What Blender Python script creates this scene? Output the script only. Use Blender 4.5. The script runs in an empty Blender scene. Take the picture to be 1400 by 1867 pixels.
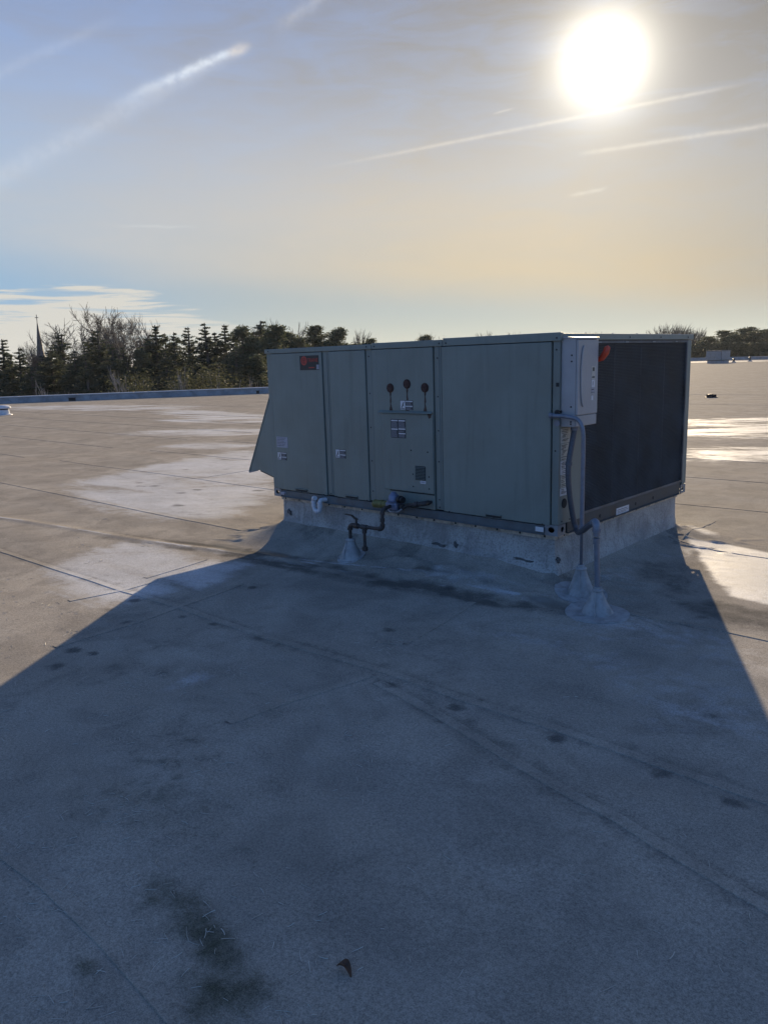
import bpy, bmesh, math, random
import numpy as np
from mathutils import Vector, Matrix, noise as mnoise
SC = bpy.context.scene
COL = SC.collection
R = math.radians

# ---------------------------------------------------------------- camera
def cam_axes(pitch, roll, yaw):
    cy, sy = math.cos(yaw), math.sin(yaw)
    f = Vector((sy*math.cos(pitch), cy*math.cos(pitch), -math.sin(pitch)))
    r0 = Vector((cy, -sy, 0)); u0 = r0.cross(f)
    return (r0*math.cos(roll)+u0*math.sin(roll), -r0*math.sin(roll)+u0*math.cos(roll), f)
cd = bpy.data.cameras.new('camera')
cam = bpy.data.objects.new('camera', cd); COL.objects.link(cam)
cr, cu, cf = cam_axes(R(11.0059), R(-1.7522), R(-43.0411))
M = Matrix(((cr.x, cu.x, -cf.x, 2.7299), (cr.y, cu.y, -cf.y, -4.6875), (cr.z, cu.z, -cf.z, 1.6428), (0, 0, 0, 1)))
cam.matrix_world = M
cd.sensor_fit = 'VERTICAL'; cd.sensor_height = 24.0; cd.lens = 24.0*1418.74/1867
cd.clip_start = 0.05; cd.clip_end = 6000
SC.camera = cam

# ---------------------------------------------------------------- exposure, world, sun
SC.view_settings.view_transform = 'Standard'; SC.view_settings.look = 'None'
SC.view_settings.gamma = 1.0; SC.view_settings.use_curve_mapping = False
SC.view_settings.exposure = 1.0
SC.cycles.use_denoising = True
SC.cycles.max_bounces = 6; SC.cycles.diffuse_bounces = 3; SC.cycles.glossy_bounces = 3
SC.cycles.transparent_max_bounces = 4; SC.cycles.caustics_reflective = False
SUN_AZ, SUN_EL = R(-27.684), R(18.12)
SD = Vector((math.sin(SUN_AZ)*math.cos(SUN_EL), math.cos(SUN_AZ)*math.cos(SUN_EL), math.sin(SUN_EL)))

class NT:
    """small helper for building node trees"""
    def __init__(s, tree): s.t = tree; s.n = tree.nodes; s.l = tree.links
    def node(s, typ, **kw):
        nd = s.n.new(typ)
        for k, v in kw.items(): setattr(nd, k, v)
        return nd
    def put(s, sock, v):
        if v is None: return
        if isinstance(v, bpy.types.NodeSocket): s.l.new(v, sock)
        else:
            if hasattr(sock.default_value, '__len__') and not hasattr(v, '__len__'): v = [v]*len(sock.default_value)
            if hasattr(sock.default_value, '__len__') and len(sock.default_value) == 4 and len(v) == 3: v = (*v, 1)
            sock.default_value = v
    def math(s, op, a, b=None, c=None, clamp=False):
        nd = s.node('ShaderNodeMath', operation=op, use_clamp=clamp)
        for i, v in enumerate((a, b, c)):
            if v is not None: s.put(nd.inputs[i], v)
        return nd.outputs[0]
    def vmath(s, op, a, b=None, scale=None):
        nd = s.node('ShaderNodeVectorMath', operation=op)
        s.put(nd.inputs[0], a)
        if b is not None: s.put(nd.inputs[1], b)
        if scale is not None: s.put(nd.inputs['Scale'], scale)
        return nd.outputs['Value'] if op in ('DOT_PRODUCT', 'LENGTH', 'DISTANCE') else nd.outputs[0]
    def mix(s, f, a, b, blend='MIX'):
        nd = s.node('ShaderNodeMix', data_type='RGBA', blend_type=blend); nd.clamp_factor = True
        s.put(nd.inputs[0], f); s.put(nd.inputs[6], a); s.put(nd.inputs[7], b); return nd.outputs[2]
    def fmix(s, f, a, b):
        nd = s.node('ShaderNodeMix', data_type='FLOAT'); s.put(nd.inputs[0], f); s.put(nd.inputs[2], a); s.put(nd.inputs[3], b); return nd.outputs[0]
    def ss(s, v, lo, hi, a=0.0, b=1.0, typ='SMOOTHSTEP'):
        nd = s.node('ShaderNodeMapRange', interpolation_type=typ, clamp=True) if typ != 'SMOOTHSTEP' else s.node('ShaderNodeMapRange', interpolation_type=typ)
        for i, v_ in enumerate((v, lo, hi, a, b)): s.put(nd.inputs[i], v_)
        return nd.outputs[0]
    def noise(s, vec, scale, detail=4, rough=.55, dist=0.0, out=0):
        nd = s.node('ShaderNodeTexNoise'); s.put(nd.inputs['Vector'], vec)
        nd.inputs['Scale'].default_value = scale; nd.inputs['Detail'].default_value = detail
        nd.inputs['Roughness'].default_value = rough; nd.inputs['Distortion'].default_value = dist
        return nd.outputs[out]

def build_world():
    w = bpy.data.worlds.new('World'); SC.world = w; w.use_nodes = True
    T = NT(w.node_tree); T.n.clear()
    out = T.node('ShaderNodeOutputWorld'); bg = T.node('ShaderNodeBackground'); T.l.new(bg.outputs[0], out.inputs[0])
    bg.inputs[1].default_value = 0.0505
    w.cycles.sampling_method = 'MANUAL'; w.cycles.sample_map_resolution = 256
    sky = T.node('ShaderNodeTexSky', sky_type='NISHITA'); sky.sun_disc = False
    sky.sun_elevation = SUN_EL; sky.sun_rotation = SUN_AZ
    sky.air_density = 1.0; sky.dust_density = 0.05; sky.ozone_density = 1.6; sky.altitude = 100
    D = T.node('ShaderNodeTexCoord').outputs['Generated']
    sep = T.node('ShaderNodeSeparateXYZ'); T.l.new(D, sep.inputs[0])
    ang = T.math('MULTIPLY', T.math('ARCCOSINE', T.math('MINIMUM', T.vmath('DOT_PRODUCT', D, tuple(SD)), 1.0)), 57.2958)
    el = T.math('MULTIPLY', T.math('ARCSINE', sep.outputs[2]), 57.2958)
    azr = T.math('MULTIPLY', T.math('ARCTAN2', sep.outputs[0], sep.outputs[1]), 57.2958)
    col = T.mix(1.0, sky.outputs[0], (1.15, 1.52, 2.12), 'MULTIPLY')
    # hazy air low over the horizon: blue away from the sun, grey-green below it
    low = T.mix(T.ss(ang, 22, 46), (4.1, 4.25, 4.0), T.mix(T.ss(ang, 55, 105), (2.7, 4.2, 5.9), (1.3, 2.9, 6.2)))
    low = T.mix(T.ss(el, 0, 4.5), T.mix(T.ss(ang, 15, 60), (5.0, 4.9, 4.2), T.mix(T.ss(ang, 55, 100), (5.0, 5.2, 5.2), (1.9, 3.3, 6.0))), low)
    col = T.mix(T.ss(el, 6, 26, .93, 0.0), col, low)
    # thin veil of high cloud, thickest round the sun, ending in a ragged edge above the horizon
    comb = T.node('ShaderNodeCombineXYZ'); T.put(comb.inputs[0], T.math('MULTIPLY', azr, .035)); T.put(comb.inputs[1], T.math('MULTIPLY', el, .16))
    sk = T.node('ShaderNodeMapping'); sk.inputs['Rotation'].default_value = (0, 0, R(14)); T.l.new(comb.outputs[0], sk.inputs[0])
    n1 = T.noise(sk.outputs[0], 1.3, 5, .55, .4)
    n2 = T.noise(sk.outputs[0], 4.5, 6, .6, .8)
    veil = T.ss(ang, 2, 74, 1.0, 0.0, 'LINEAR')
    veil = T.math('POWER', veil, .85)
    edge = T.math('ADD', T.math('ADD', T.math('MULTIPLY', azr, -.095), 0.0), T.math('MULTIPLY', T.math('SUBTRACT', n1, .5), 3.0))   # elevation where the veil ends
    lift = T.ss(T.math('SUBTRACT', el, edge), -1.2, 2.6)
    tex = T.math('ADD', .50, T.math('MULTIPLY', T.math('ADD', T.math('MULTIPLY', n1, .45), T.math('MULTIPLY', n2, .55)), 1.02))
    veil = T.math('MULTIPLY', T.math('MULTIPLY', veil, tex), lift)
    warm = T.math('MULTIPLY', T.ss(el, 3.5, 17.0, 1.0, 0.0), T.ss(T.math('ABSOLUTE', T.math('ADD', azr, 31.0)), 4, 34, 1.0, 0.0))
    shade_r = T.ss(azr, -32, -10, 1.0, .72)
    vcol = T.mix(warm, T.mix(T.ss(el, 7, 25), VEIL_LOW, VEIL_GREY), VEIL_WARM)
    vcol = T.mix(1.0, vcol, shade_r, 'MULTIPLY')
    col = T.mix(veil, col, vcol)
    # low bank of bright cloud along the horizon, away from the sun
    cb = T.node('ShaderNodeCombineXYZ'); T.put(cb.inputs[0], T.math('MULTIPLY', azr, .05)); T.put(cb.inputs[1], T.math('MULTIPLY', el, .95))
    nb = T.noise(cb.outputs[0], 1.0, 7, .6, .5)
    top = T.math('ADD', 5.4, T.math('MULTIPLY', T.ss(azr, -64, -46), -3.4))
    bank = T.ss(T.math('ADD', T.math('SUBTRACT', top, el), T.math('MULTIPLY', T.math('SUBTRACT', nb, .5), 7.5)), -.15, .5)
    holes = T.ss(T.noise(cb.outputs[0], 2.6, 5, .6, .3), .36, .5)
    bank = T.math('MULTIPLY', T.math('MULTIPLY', bank, holes), T.math('MULTIPLY', T.math('MULTIPLY', T.ss(ang, 60, 90, 1.0, 0.25), T.ss(azr, -60, -44, .95, 0.0)), T.ss(el, -1, 0)))
    col = T.mix(bank, col, BANK)
    # condensation trails
    wob_n = T.math('SUBTRACT', T.noise(D, 55, 4, .65), .5)
    puff_n = T.ss(T.noise(D, 100, 3, .6), .25, .62, .55, 1.0)
    def trail(a, b, width, gain, color, wob=.002, fade=(.05, .1), widen=0.0, puff=40):
        nonlocal col
        a = Vector(a).normalized(); b = Vector(b).normalized()
        nrm = a.cross(b).normalized(); t = (b-a).normalized(); L = (b-a).length
        wv = T.math('MULTIPLY', wob_n, wob)
        d = T.math('ADD', T.vmath('DOT_PRODUCT', D, tuple(nrm)), wv)
        s = T.math('DIVIDE', T.math('SUBTRACT', T.vmath('DOT_PRODUCT', D, tuple(t)), a.dot(t)), L)
        wd = T.math('ADD', width, T.math('MULTIPLY', T.math('SUBTRACT', 1.0, s), widen))
        q = T.math('DIVIDE', d, wd)
        m = T.math('EXPONENT', T.math('MULTIPLY', T.math('MULTIPLY', q, q), -1.0))
        m = T.math('MULTIPLY', m, T.math('MULTIPLY', T.ss(s, 0.0, fade[0]), T.ss(s, 1.0-fade[1], 1.0, 1.0, 0.0)))
        m = T.math('MULTIPLY', m, T.ss(T.vmath('DOT_PRODUCT', D, tuple((a+b).normalized())), .5, .7))
        m = T.math('MULTIPLY', m, T.math('MULTIPLY', gain*.75, puff_n))
        col = T.mix(m, col, color)
        return m
    W = (12.0, 12.2, 12.4); WW = (9.4, 8.6, 7.4)
    trail((-.925, .345, .186), (-.735, .588, .339), .0058, .26, (7.6, 8.1, 8.9), .007, (.05, .12), .006, 45)
    trail((-.845, .462, .272), (-.742, .581, .3385), .0036, .55, (11.5, 12.2, 12.8), .006, (.75, .10), .002, 60)
    trail((-.752, .571, .331), (-.727, .595, .344), .0046, .45, (13.0, 11.2, 8.6), .008, (.4, .5), 0, 60)
    trail((-.712, .605, .352), (-.630, .660, .402), .006, .30, (7.4, 7.6, 8.2), .014, (.3, .4), 0, 45)
    trail((-.7272, .6506, .219), (-.30, .912, .272), .0020, .45, WW, .0010, (.35, .15), 0, 90)
    trail((-.480, .848, .2235), (-.25, .940, .2315), .0024, .45, WW, .0030, (.10, .3), 0, 80)
    trail((-.90, .34, .28), (-.790, .490, .366), .0045, .16, (7.6, 8.0, 8.8), .006, (.3, .4), 0, 45)
    trail((-.4925, .851, .1815), (-.447, .8745, .187), .0022, .50, WW, .0075, (.3, .3), 0, 120)
    trail((-.552, .789, .2705), (-.528, .803, .2755), .0012, .32, WW, .002, (.3, .3), 0, 90)
    trail((-.862, .470, .160), (-.800, .570, .160), .0016, .18, (9, 9.3, 9.5), .004, (.4, .4), 0, 80)
    # the sun behind the veil: blown-out disc and its aureole
    aur = T.math('ADD', T.math('MULTIPLY', T.math('EXPONENT', T.math('MULTIPLY', ang, -.86)), 56.0), T.math('MULTIPLY', T.math('EXPONENT', T.math('MULTIPLY', ang, -.17)), 2.6))
    col = T.mix(1.0, col, T.mix(1.0, (1.0, .92, .77), aur, 'MULTIPLY'), 'ADD')
    T.l.new(col, bg.inputs[0])
VEIL_GREY = (2.75, 2.6, 2.5); VEIL_LOW = (5.9, 5.8, 5.7); VEIL_WARM = (7.0, 5.8, 4.0); BANK = (6.8, 6.6, 6.0)
build_world()
sl = bpy.data.lights.new('sun', 'SUN'); sl.energy = 3.85; sl.angle = R(0.53); sl.color = (1.0, .80, .54)
sun = bpy.data.objects.new('sun', sl); COL.objects.link(sun)
sun.rotation_euler = (-SD).to_track_quat('-Z', 'Y').to_euler(); sun.location = (-20, 40, 20)
#@@SKYONLY

# ---------------------------------------------------------------- materials
def principled(name):
    m = bpy.data.materials.new(name); m.use_nodes = True
    T = NT(m.node_tree); return m, T, m.node_tree.nodes['Principled BSDF']
def pos_of(T): return T.node('ShaderNodeNewGeometry').outputs['Position']
def bump(T, b, h, strength=.3, dist=.01):
    nd = T.node('ShaderNodeBump'); nd.inputs['Strength'].default_value = strength; nd.inputs['Distance'].default_value = dist
    T.put(nd.inputs['Height'], h); T.l.new(nd.outputs[0], b.inputs['Normal'])
MAT = {}
def simple(name, color, rough=.5, metal=0.0, vary=.18, scale=14, bumps=0.0, spec=.5, dirt=None, dirt_amt=.5, dscale=3.0):
    m, T, b = principled(name)
    tc = T.node('ShaderNodeTexCoord').outputs['Object']
    n = T.noise(tc, scale, 5, .6)
    dark = tuple(c*(1-vary) for c in color); lite = tuple(min(1, c*(1+vary)) for c in color)
    c = T.mix(T.ss(n, .3, .7), dark, lite)
    if dirt:
        c = T.mix(T.math('MULTIPLY', T.ss(T.noise(tc, dscale, 6, .65, .6), .48, .68), dirt_amt), c, dirt)
    T.put(b.inputs['Base Color'], c); b.inputs['Metallic'].default_value = metal
    T.put(b.inputs['Roughness'], T.ss(n, .2, .8, max(.05, rough-.1), min(1, rough+.1)))
    b.inputs['Specular IOR Level'].default_value = spec
    if bumps: bump(T, b, T.noise(tc, scale*4, 3, .6), bumps, .004)
    MAT[name] = m; return m
def paint(name, color):
    m, T, b = principled(name); P = pos_of(T)
    st = T.node('ShaderNodeMapping'); st.inputs['Scale'].default_value = (1, 1, .07); T.l.new(P, st.inputs[0])
    streak = T.noise(st.outputs[0], 22, 5, .6, .2); blot = T.noise(P, 1.8, 5, .6, .4); fine = T.noise(P, 60, 4, .65)
    c = T.mix(T.ss(blot, .3, .7), tuple(x*.90 for x in color), tuple(x*1.08 for x in color))
    c = T.mix(T.math('MULTIPLY', T.ss(streak, .52, .72), .30), c, tuple(x*.62 for x in color))
    c = T.mix(T.math('MULTIPLY', T.ss(streak, .28, .44, 1.0, 0.0), .22), c, tuple(min(1, x*1.35) for x in color))
    c = T.mix(T.math('MULTIPLY', T.ss(fine, .60, .74), .22), c, (.11, .10, .085))
    T.put(b.inputs['Base Color'], c); T.put(b.inputs['Roughness'], T.ss(blot, .2, .8, .34, .50)); b.inputs['Specular IOR Level'].default_value = .45
    bump(T, b, T.math('ADD', T.math('MULTIPLY', T.noise(P, 2.2, 2, .5), 9.0), T.math('MULTIPLY', fine, .12)), .30, .004); MAT[name] = m
paint('cabinet_paint', (.180, .208, .186)); paint('post_paint', (.172, .198, .180))
simple('gap_dark', (.018, .02, .022), .8, 0, .1)
simple('galvanised', (.22, .24, .26), .45, .35, .15, 9, .05, .5, (.15, .12, .09), .4, 4)
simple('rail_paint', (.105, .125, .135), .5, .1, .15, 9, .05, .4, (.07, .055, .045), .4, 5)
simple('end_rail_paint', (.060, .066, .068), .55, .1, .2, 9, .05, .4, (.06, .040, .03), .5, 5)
simple('box_grey', (.34, .335, .335), .42, 0, .06, 6, .03, .4, (.25, .25, .25), .25, 3)
simple('coil_black', (.060, .066, .076), .6, .2, .4, 5)
simple('fin_black', (.100, .106, .114), .55, .2, .4, 4)
simple('rust', (.070, .040, .034), .85, 0, .35, 40, .3, .2)
simple('rust_streak', (.085, .058, .046), .8, 0, .35, 30, .1, .2)
simple('sticker_black', (.016, .016, .018), .4, 0, .2, 30)
simple('sticker_white', (.55, .56, .58), .45, 0, .08, 30)
simple('sticker_cream', (.46, .44, .38), .5, 0, .15, 40)
simple('sticker_grey', (.30, .31, .36), .45, 0, .1, 40)
simple('print_dark', (.03, .035, .04), .5, 0, .2, 60)
simple('logo_red', (.42, .045, .03), .4, 0, .12, 40)
simple('handle_red', (.50, .055, .022), .38, 0, .15, 30)
simple('pvc_white', (.54, .56, .60), .35, 0, .06, 18, .02, .5, (.4, .38, .33), .4, 12)
simple('pipe_black', (.055, .048, .046), .6, .2, .35, 35, .25, .4, (.11, .06, .035), .6, 9)
simple('conduit_grey', (.17, .19, .23), .4, .3, .12, 25, .03)
simple('flex_dark', (.075, .08, .095), .5, 0, .15, 60, .1)
simple('valve_olive', (.17, .15, .05), .55, .3, .3, 30, .1, .5, (.06, .05, .03), .5, 9)
simple('regulator_blue', (.17, .19, .27), .45, .4, .15, 20, .05)
simple('boot_membrane', (.32, .32, .322), .68, 0, .16, 13, .12, .3, (.17, .165, .16), .6, 10)
simple('wood_strip', (.50, .43, .35), .75, 0, .25, 26, .3, .3, (.17, .14, .11), .6, 7)
simple('screw_dark', (.03, .03, .032), .5, .5, .2, 30)
simple('screw_steel', (.32, .32, .33), .4, .8, .15, 30)
simple('drain_iron', (.075, .048, .04), .7, .3, .3, 30, .2)
simple('vent_white', (.62, .63, .65), .5, 0, .1, 8, .05, .4, (.3, .3, .3), .4, 4)
simple('coping_metal', (.50, .51, .53), .38, .2, .08, 3, .02)
simple('parapet_membrane', (.30, .30, .31), .7, 0, .2, 2, .1, .3, (.18, .17, .16), .6, 1.2)
simple('mastic', (.085, .085, .087), .7, 0, .4, 30, .4, .3, (.14, .14, .135), .6, 25)
simple('leaf_brown', (.10, .042, .018), .6, 0, .4, 60, .3)
simple('needle_straw', (.44, .42, .37), .6, 0, .25, 20)
simple('slate', (.05, .052, .06), .6, 0, .2, 2)
simple('stone', (.22, .20, .19), .8, 0, .2, 2)
simple('brick_wall', (.24, .15, .11), .85, 0, .2, 3)
simple('distant_wall', (.52, .50, .46), .8, 0, .1, 1)
simple('glass_dark', (.03, .035, .04), .12, 0, .1, 1)
simple('bark', (.105, .085, .070), .9, 0, .3, 3)
simple('bark_pale', (.30, .26, .22), .9, 0, .3, 3)

def curb_material():
    m, T, b = principled('curb_membrane'); P = pos_of(T)
    sep = T.node('ShaderNodeSeparateXYZ'); T.l.new(P, sep.inputs[0])
    st = T.node('ShaderNodeMapping'); st.inputs['Scale'].default_value = (1, 1, .18); T.l.new(P, st.inputs[0])
    streak = T.noise(st.outputs[0], 26, 5, .65, .3)
    blot = T.noise(P, 3.4, 6, .65, .5); fine = T.noise(P, 70, 4, .7)
    c = T.mix(T.ss(blot, .35, .68), (.44, .43, .41), (.27, .262, .25))
    c = T.mix(T.math('MULTIPLY', T.ss(streak, .50, .72), .55), c, (.17, .165, .155))
    c = T.mix(T.math('MULTIPLY', T.ss(fine, .46, .66), .62), c, (.14, .137, .13))
    T.put(b.inputs['Base Color'], c); b.inputs['Roughness'].default_value = .6; b.inputs['Specular IOR Level'].default_value = .35
    bump(T, b, T.math('ADD', T.math('MULTIPLY', blot, 2.0), fine), .5, .012); MAT['curb_membrane'] = m
curb_material()

def foliage(name, dark, lite, scale):
    m, T, b = principled(name); P = pos_of(T)
    inf = T.node('ShaderNodeObjectInfo').outputs['Random']
    c = T.mix(T.noise(P, scale, 3, .6), dark, lite)
    c = T.mix(T.math('MULTIPLY', inf, .55), c, tuple(x*1.5+.004 for x in dark))
    T.put(b.inputs['Base Color'], c); b.inputs['Roughness'].default_value = .7; b.inputs['Specular IOR Level'].default_value = .25
    tr = T.node('ShaderNodeBsdfTranslucent'); T.put(tr.inputs[0], T.mix(.5, c, (.12, .13, .06)))
    mx = T.node('ShaderNodeMixShader'); mx.inputs[0].default_value = .30
    T.l.new(b.outputs[0], mx.inputs[1]); T.l.new(tr.outputs[0], mx.inputs[2]); T.l.new(mx.outputs[0], m.node_tree.nodes['Material Output'].inputs[0]); MAT[name] = m
foliage('needles', (.040, .054, .040), (.080, .096, .062), 1.6)
foliage('pine_needles', (.055, .068, .042), (.105, .118, .062), 1.2)
foliage('shrub_leaf', (.060, .062, .030), (.110, .105, .058), 2.0)

def roof_material():
    m, T, b = principled('roof_membrane'); P = pos_of(T)
    def attr(n): return T.node('ShaderNodeAttribute', attribute_name=n).outputs['Fac']
    near = attr('near'); frost_light_a = attr('frost'); wet_a = attr('wet'); dirt_a = attr('dirt'); moss_a = attr('moss'); spot_a = attr('spot')
    sep = T.node('ShaderNodeSeparateXYZ'); T.l.new(P, sep.inputs[0]); X, Y = sep.outputs[0], sep.outputs[1]
    big = T.noise(P, .22, 4, .55, .3); mid = T.noise(P, 1.1, 6, .62, .5); small = T.noise(P, 9, 6, .68, .3); grain = T.noise(P, 230, 2, .7); grain2 = T.noise(P, 640, 1, .5)
    st = T.node('ShaderNodeMapping'); st.inputs['Scale'].default_value = (.28, 1.5, 1); T.l.new(P, st.inputs[0])
    streak = T.noise(st.outputs[0], 1.3, 6, .66, .6)
    c = T.mix(T.ss(mid, .3, .72), (.255, .234, .203), (.355, .325, .280))
    c = T.mix(T.math('MULTIPLY', T.ss(streak, .38, .66), .6), c, (.310, .275, .228))
    c = T.mix(T.math('MULTIPLY', T.ss(T.noise(P, 2.7, 5, .6, .8), .42, .70), .55), c, (.190, .173, .150))
    c = T.mix(T.math('MULTIPLY', T.ss(small, .52, .78), .35), c, (.155, .148, .14))
    # pale residue and frost film; also a sun patch, sheen and puddle reflection painted pale
    def ell(cx, cy, ax, ay, rot):
        dx = T.math('SUBTRACT', X, cx); dy = T.math('SUBTRACT', Y, cy); ca, sa = math.cos(R(rot)), math.sin(R(rot))
        u = T.math('DIVIDE', T.math('ADD', T.math('MULTIPLY', dx, ca), T.math('MULTIPLY', dy, sa)), ax)
        v = T.math('DIVIDE', T.math('SUBTRACT', T.math('MULTIPLY', dy, ca), T.math('MULTIPLY', dx, sa)), ay)
        r = T.math('SQRT', T.math('ADD', T.math('MULTIPLY', u, u), T.math('MULTIPLY', v, v)))
        return T.ss(r, .35, 1.25, 1.0, 0.0)
    far = None
    for e in ((-31, 12.2, 9.0, 2.6, 12), (-20, 11.2, 7.0, 1.6, -14), (-13.5, 7.4, 4.4, 1.5, 28), (-17, 9.6, 4, 1.0, 10), (-3.7, 12.4, 3.4, 2.4, 40), (-1.2, 8.6, 2.2, 1.6, 40), (-4.5, 14.6, 5.0, 1.0, 35), (-42, 118, 26, 5, -17)):
        k = ell(*e); far = k if far is None else T.math('MAXIMUM', far, k)
    frost = T.math('ADD', frost_light_a, T.math('MULTIPLY', far, T.math('SUBTRACT', 1.0, T.math('MULTIPLY', near, T.ss(Y, 5.0, 6.5, 1.0, 0.0)))))
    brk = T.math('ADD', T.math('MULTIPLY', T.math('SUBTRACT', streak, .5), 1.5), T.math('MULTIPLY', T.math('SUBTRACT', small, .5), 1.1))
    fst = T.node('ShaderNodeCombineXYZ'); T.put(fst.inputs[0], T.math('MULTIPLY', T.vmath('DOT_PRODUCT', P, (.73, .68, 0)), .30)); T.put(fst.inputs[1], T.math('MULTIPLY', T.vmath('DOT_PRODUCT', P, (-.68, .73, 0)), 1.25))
    fstreak = T.math('MULTIPLY', T.math('SUBTRACT', T.noise(fst.outputs[0], 1.0, 6, .7, .8), .5), T.math('MULTIPLY', T.math('ADD', T.math('MULTIPLY', far, 3.4), T.math('MULTIPLY', frost_light_a, 1.7)), 1.0))
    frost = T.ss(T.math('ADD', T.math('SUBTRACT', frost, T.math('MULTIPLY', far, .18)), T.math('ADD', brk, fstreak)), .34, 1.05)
    frost = T.math('MULTIPLY', frost, T.ss(T.math('ADD', frost_light_a, far), .03, .25))
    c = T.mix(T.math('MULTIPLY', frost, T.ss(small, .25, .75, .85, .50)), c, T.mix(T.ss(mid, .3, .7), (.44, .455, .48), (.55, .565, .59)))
    # dirt, spots, moss, damp
    dirt = T.math('MULTIPLY', T.ss(T.math('ADD', dirt_a, T.math('MULTIPLY', T.math('SUBTRACT', small, .5), .9)), .25, .9), .8)
    c = T.mix(dirt, c, (.085, .080, .072))
    spot = T.ss(T.math('ADD', spot_a, T.math('MULTIPLY', T.math('SUBTRACT', T.noise(P, 14, 4, .65, .5), .5), 1.0)), .22, .80)
    c = T.mix(T.math('MULTIPLY', spot, .72), c, (.07, .068, .065))
    moss = T.ss(T.math('ADD', moss_a, T.math('MULTIPLY', T.math('SUBTRACT', small, .5), 1.3)), .12, .95)
    c = T.mix(T.math('MULTIPLY', moss, .80), c, T.mix(T.ss(grain, .3, .7), (.016, .020, .012), (.050, .056, .026)))
    wet = T.ss(T.math('ADD', wet_a, T.math('MULTIPLY', T.math('SUBTRACT', mid, .5), .5)), .35, .62)
    c = T.mix(T.math('MULTIPLY', wet, .45), c, (.10, .095, .085))
    # mineral granules
    g = T.math('ADD', .60, T.math('MULTIPLY', T.math('ADD', T.math('MULTIPLY', T.ss(grain, .28, .72), .8), T.math('MULTIPLY', T.ss(T.noise(P, 85, 2, .6), .3, .7), .4)), .70))
    c = T.mix(T.math('SUBTRACT', 1.0, T.math('MULTIPLY', wet, .8)), c, T.mix(1.0, c, g, 'MULTIPLY'))
    scn = T.noise(P, 16, 9, .78, 1.2); scuff = T.math('MULTIPLY', T.ss(scn, .60, .72), T.ss(T.noise(P, 1.6, 3, .6), .45, .62))
    c = T.mix(T.math('MULTIPLY', scuff, .42), c, (.50, .49, .47))
    fleck = T.ss(T.noise(P, 95, 2, .6), .72, .80)
    c = T.mix(T.math('MULTIPLY', fleck, .35), c, (.55, .54, .52))
    T.put(b.inputs['Base Color'], c)
    ro = T.fmix(frost, T.ss(mid, .3, .7, .74, .84), .58)
    ro = T.fmix(wet, ro, T.ss(small, .3, .7, .10, .20)); ro = T.fmix(moss, ro, .9)
    T.put(b.inputs['Roughness'], ro); T.put(b.inputs['Specular IOR Level'], T.fmix(frost, .003, .05))
    h = T.math('ADD', T.math('MULTIPLY', grain, .35), T.math('MULTIPLY', grain2, .12))
    h = T.math('MULTIPLY', h, T.math('SUBTRACT', 1.0, T.math('MULTIPLY', wet, .95)))
    h = T.math('ADD', h, T.math('MULTIPLY', small, .9)); h = T.math('ADD', h, T.math('MULTIPLY', moss, .6))
    h = T.fmix(wet, h, T.math('MULTIPLY', mid, .4))
    bump(T, b, h, .42, .006)
    MAT['roof_membrane'] = m
roof_material()

def grass_material():
    m, T, b = principled('grass'); P = pos_of(T)
    c = T.mix(T.noise(P, .08, 5, .6), (.05, .055, .025), (.11, .095, .05))
    T.put(b.inputs['Base Color'], c); b.inputs['Roughness'].default_value = .9; MAT['grass'] = m
    m, T, b = principled('wooded_hill'); P = pos_of(T)
    c = T.mix(T.noise(P, .03, 6, .7), (.05, .05, .04), (.10, .09, .075))
    T.put(b.inputs['Base Color'], c); b.inputs['Roughness'].default_value = .95; MAT['wooded_hill'] = m
grass_material()

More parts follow.
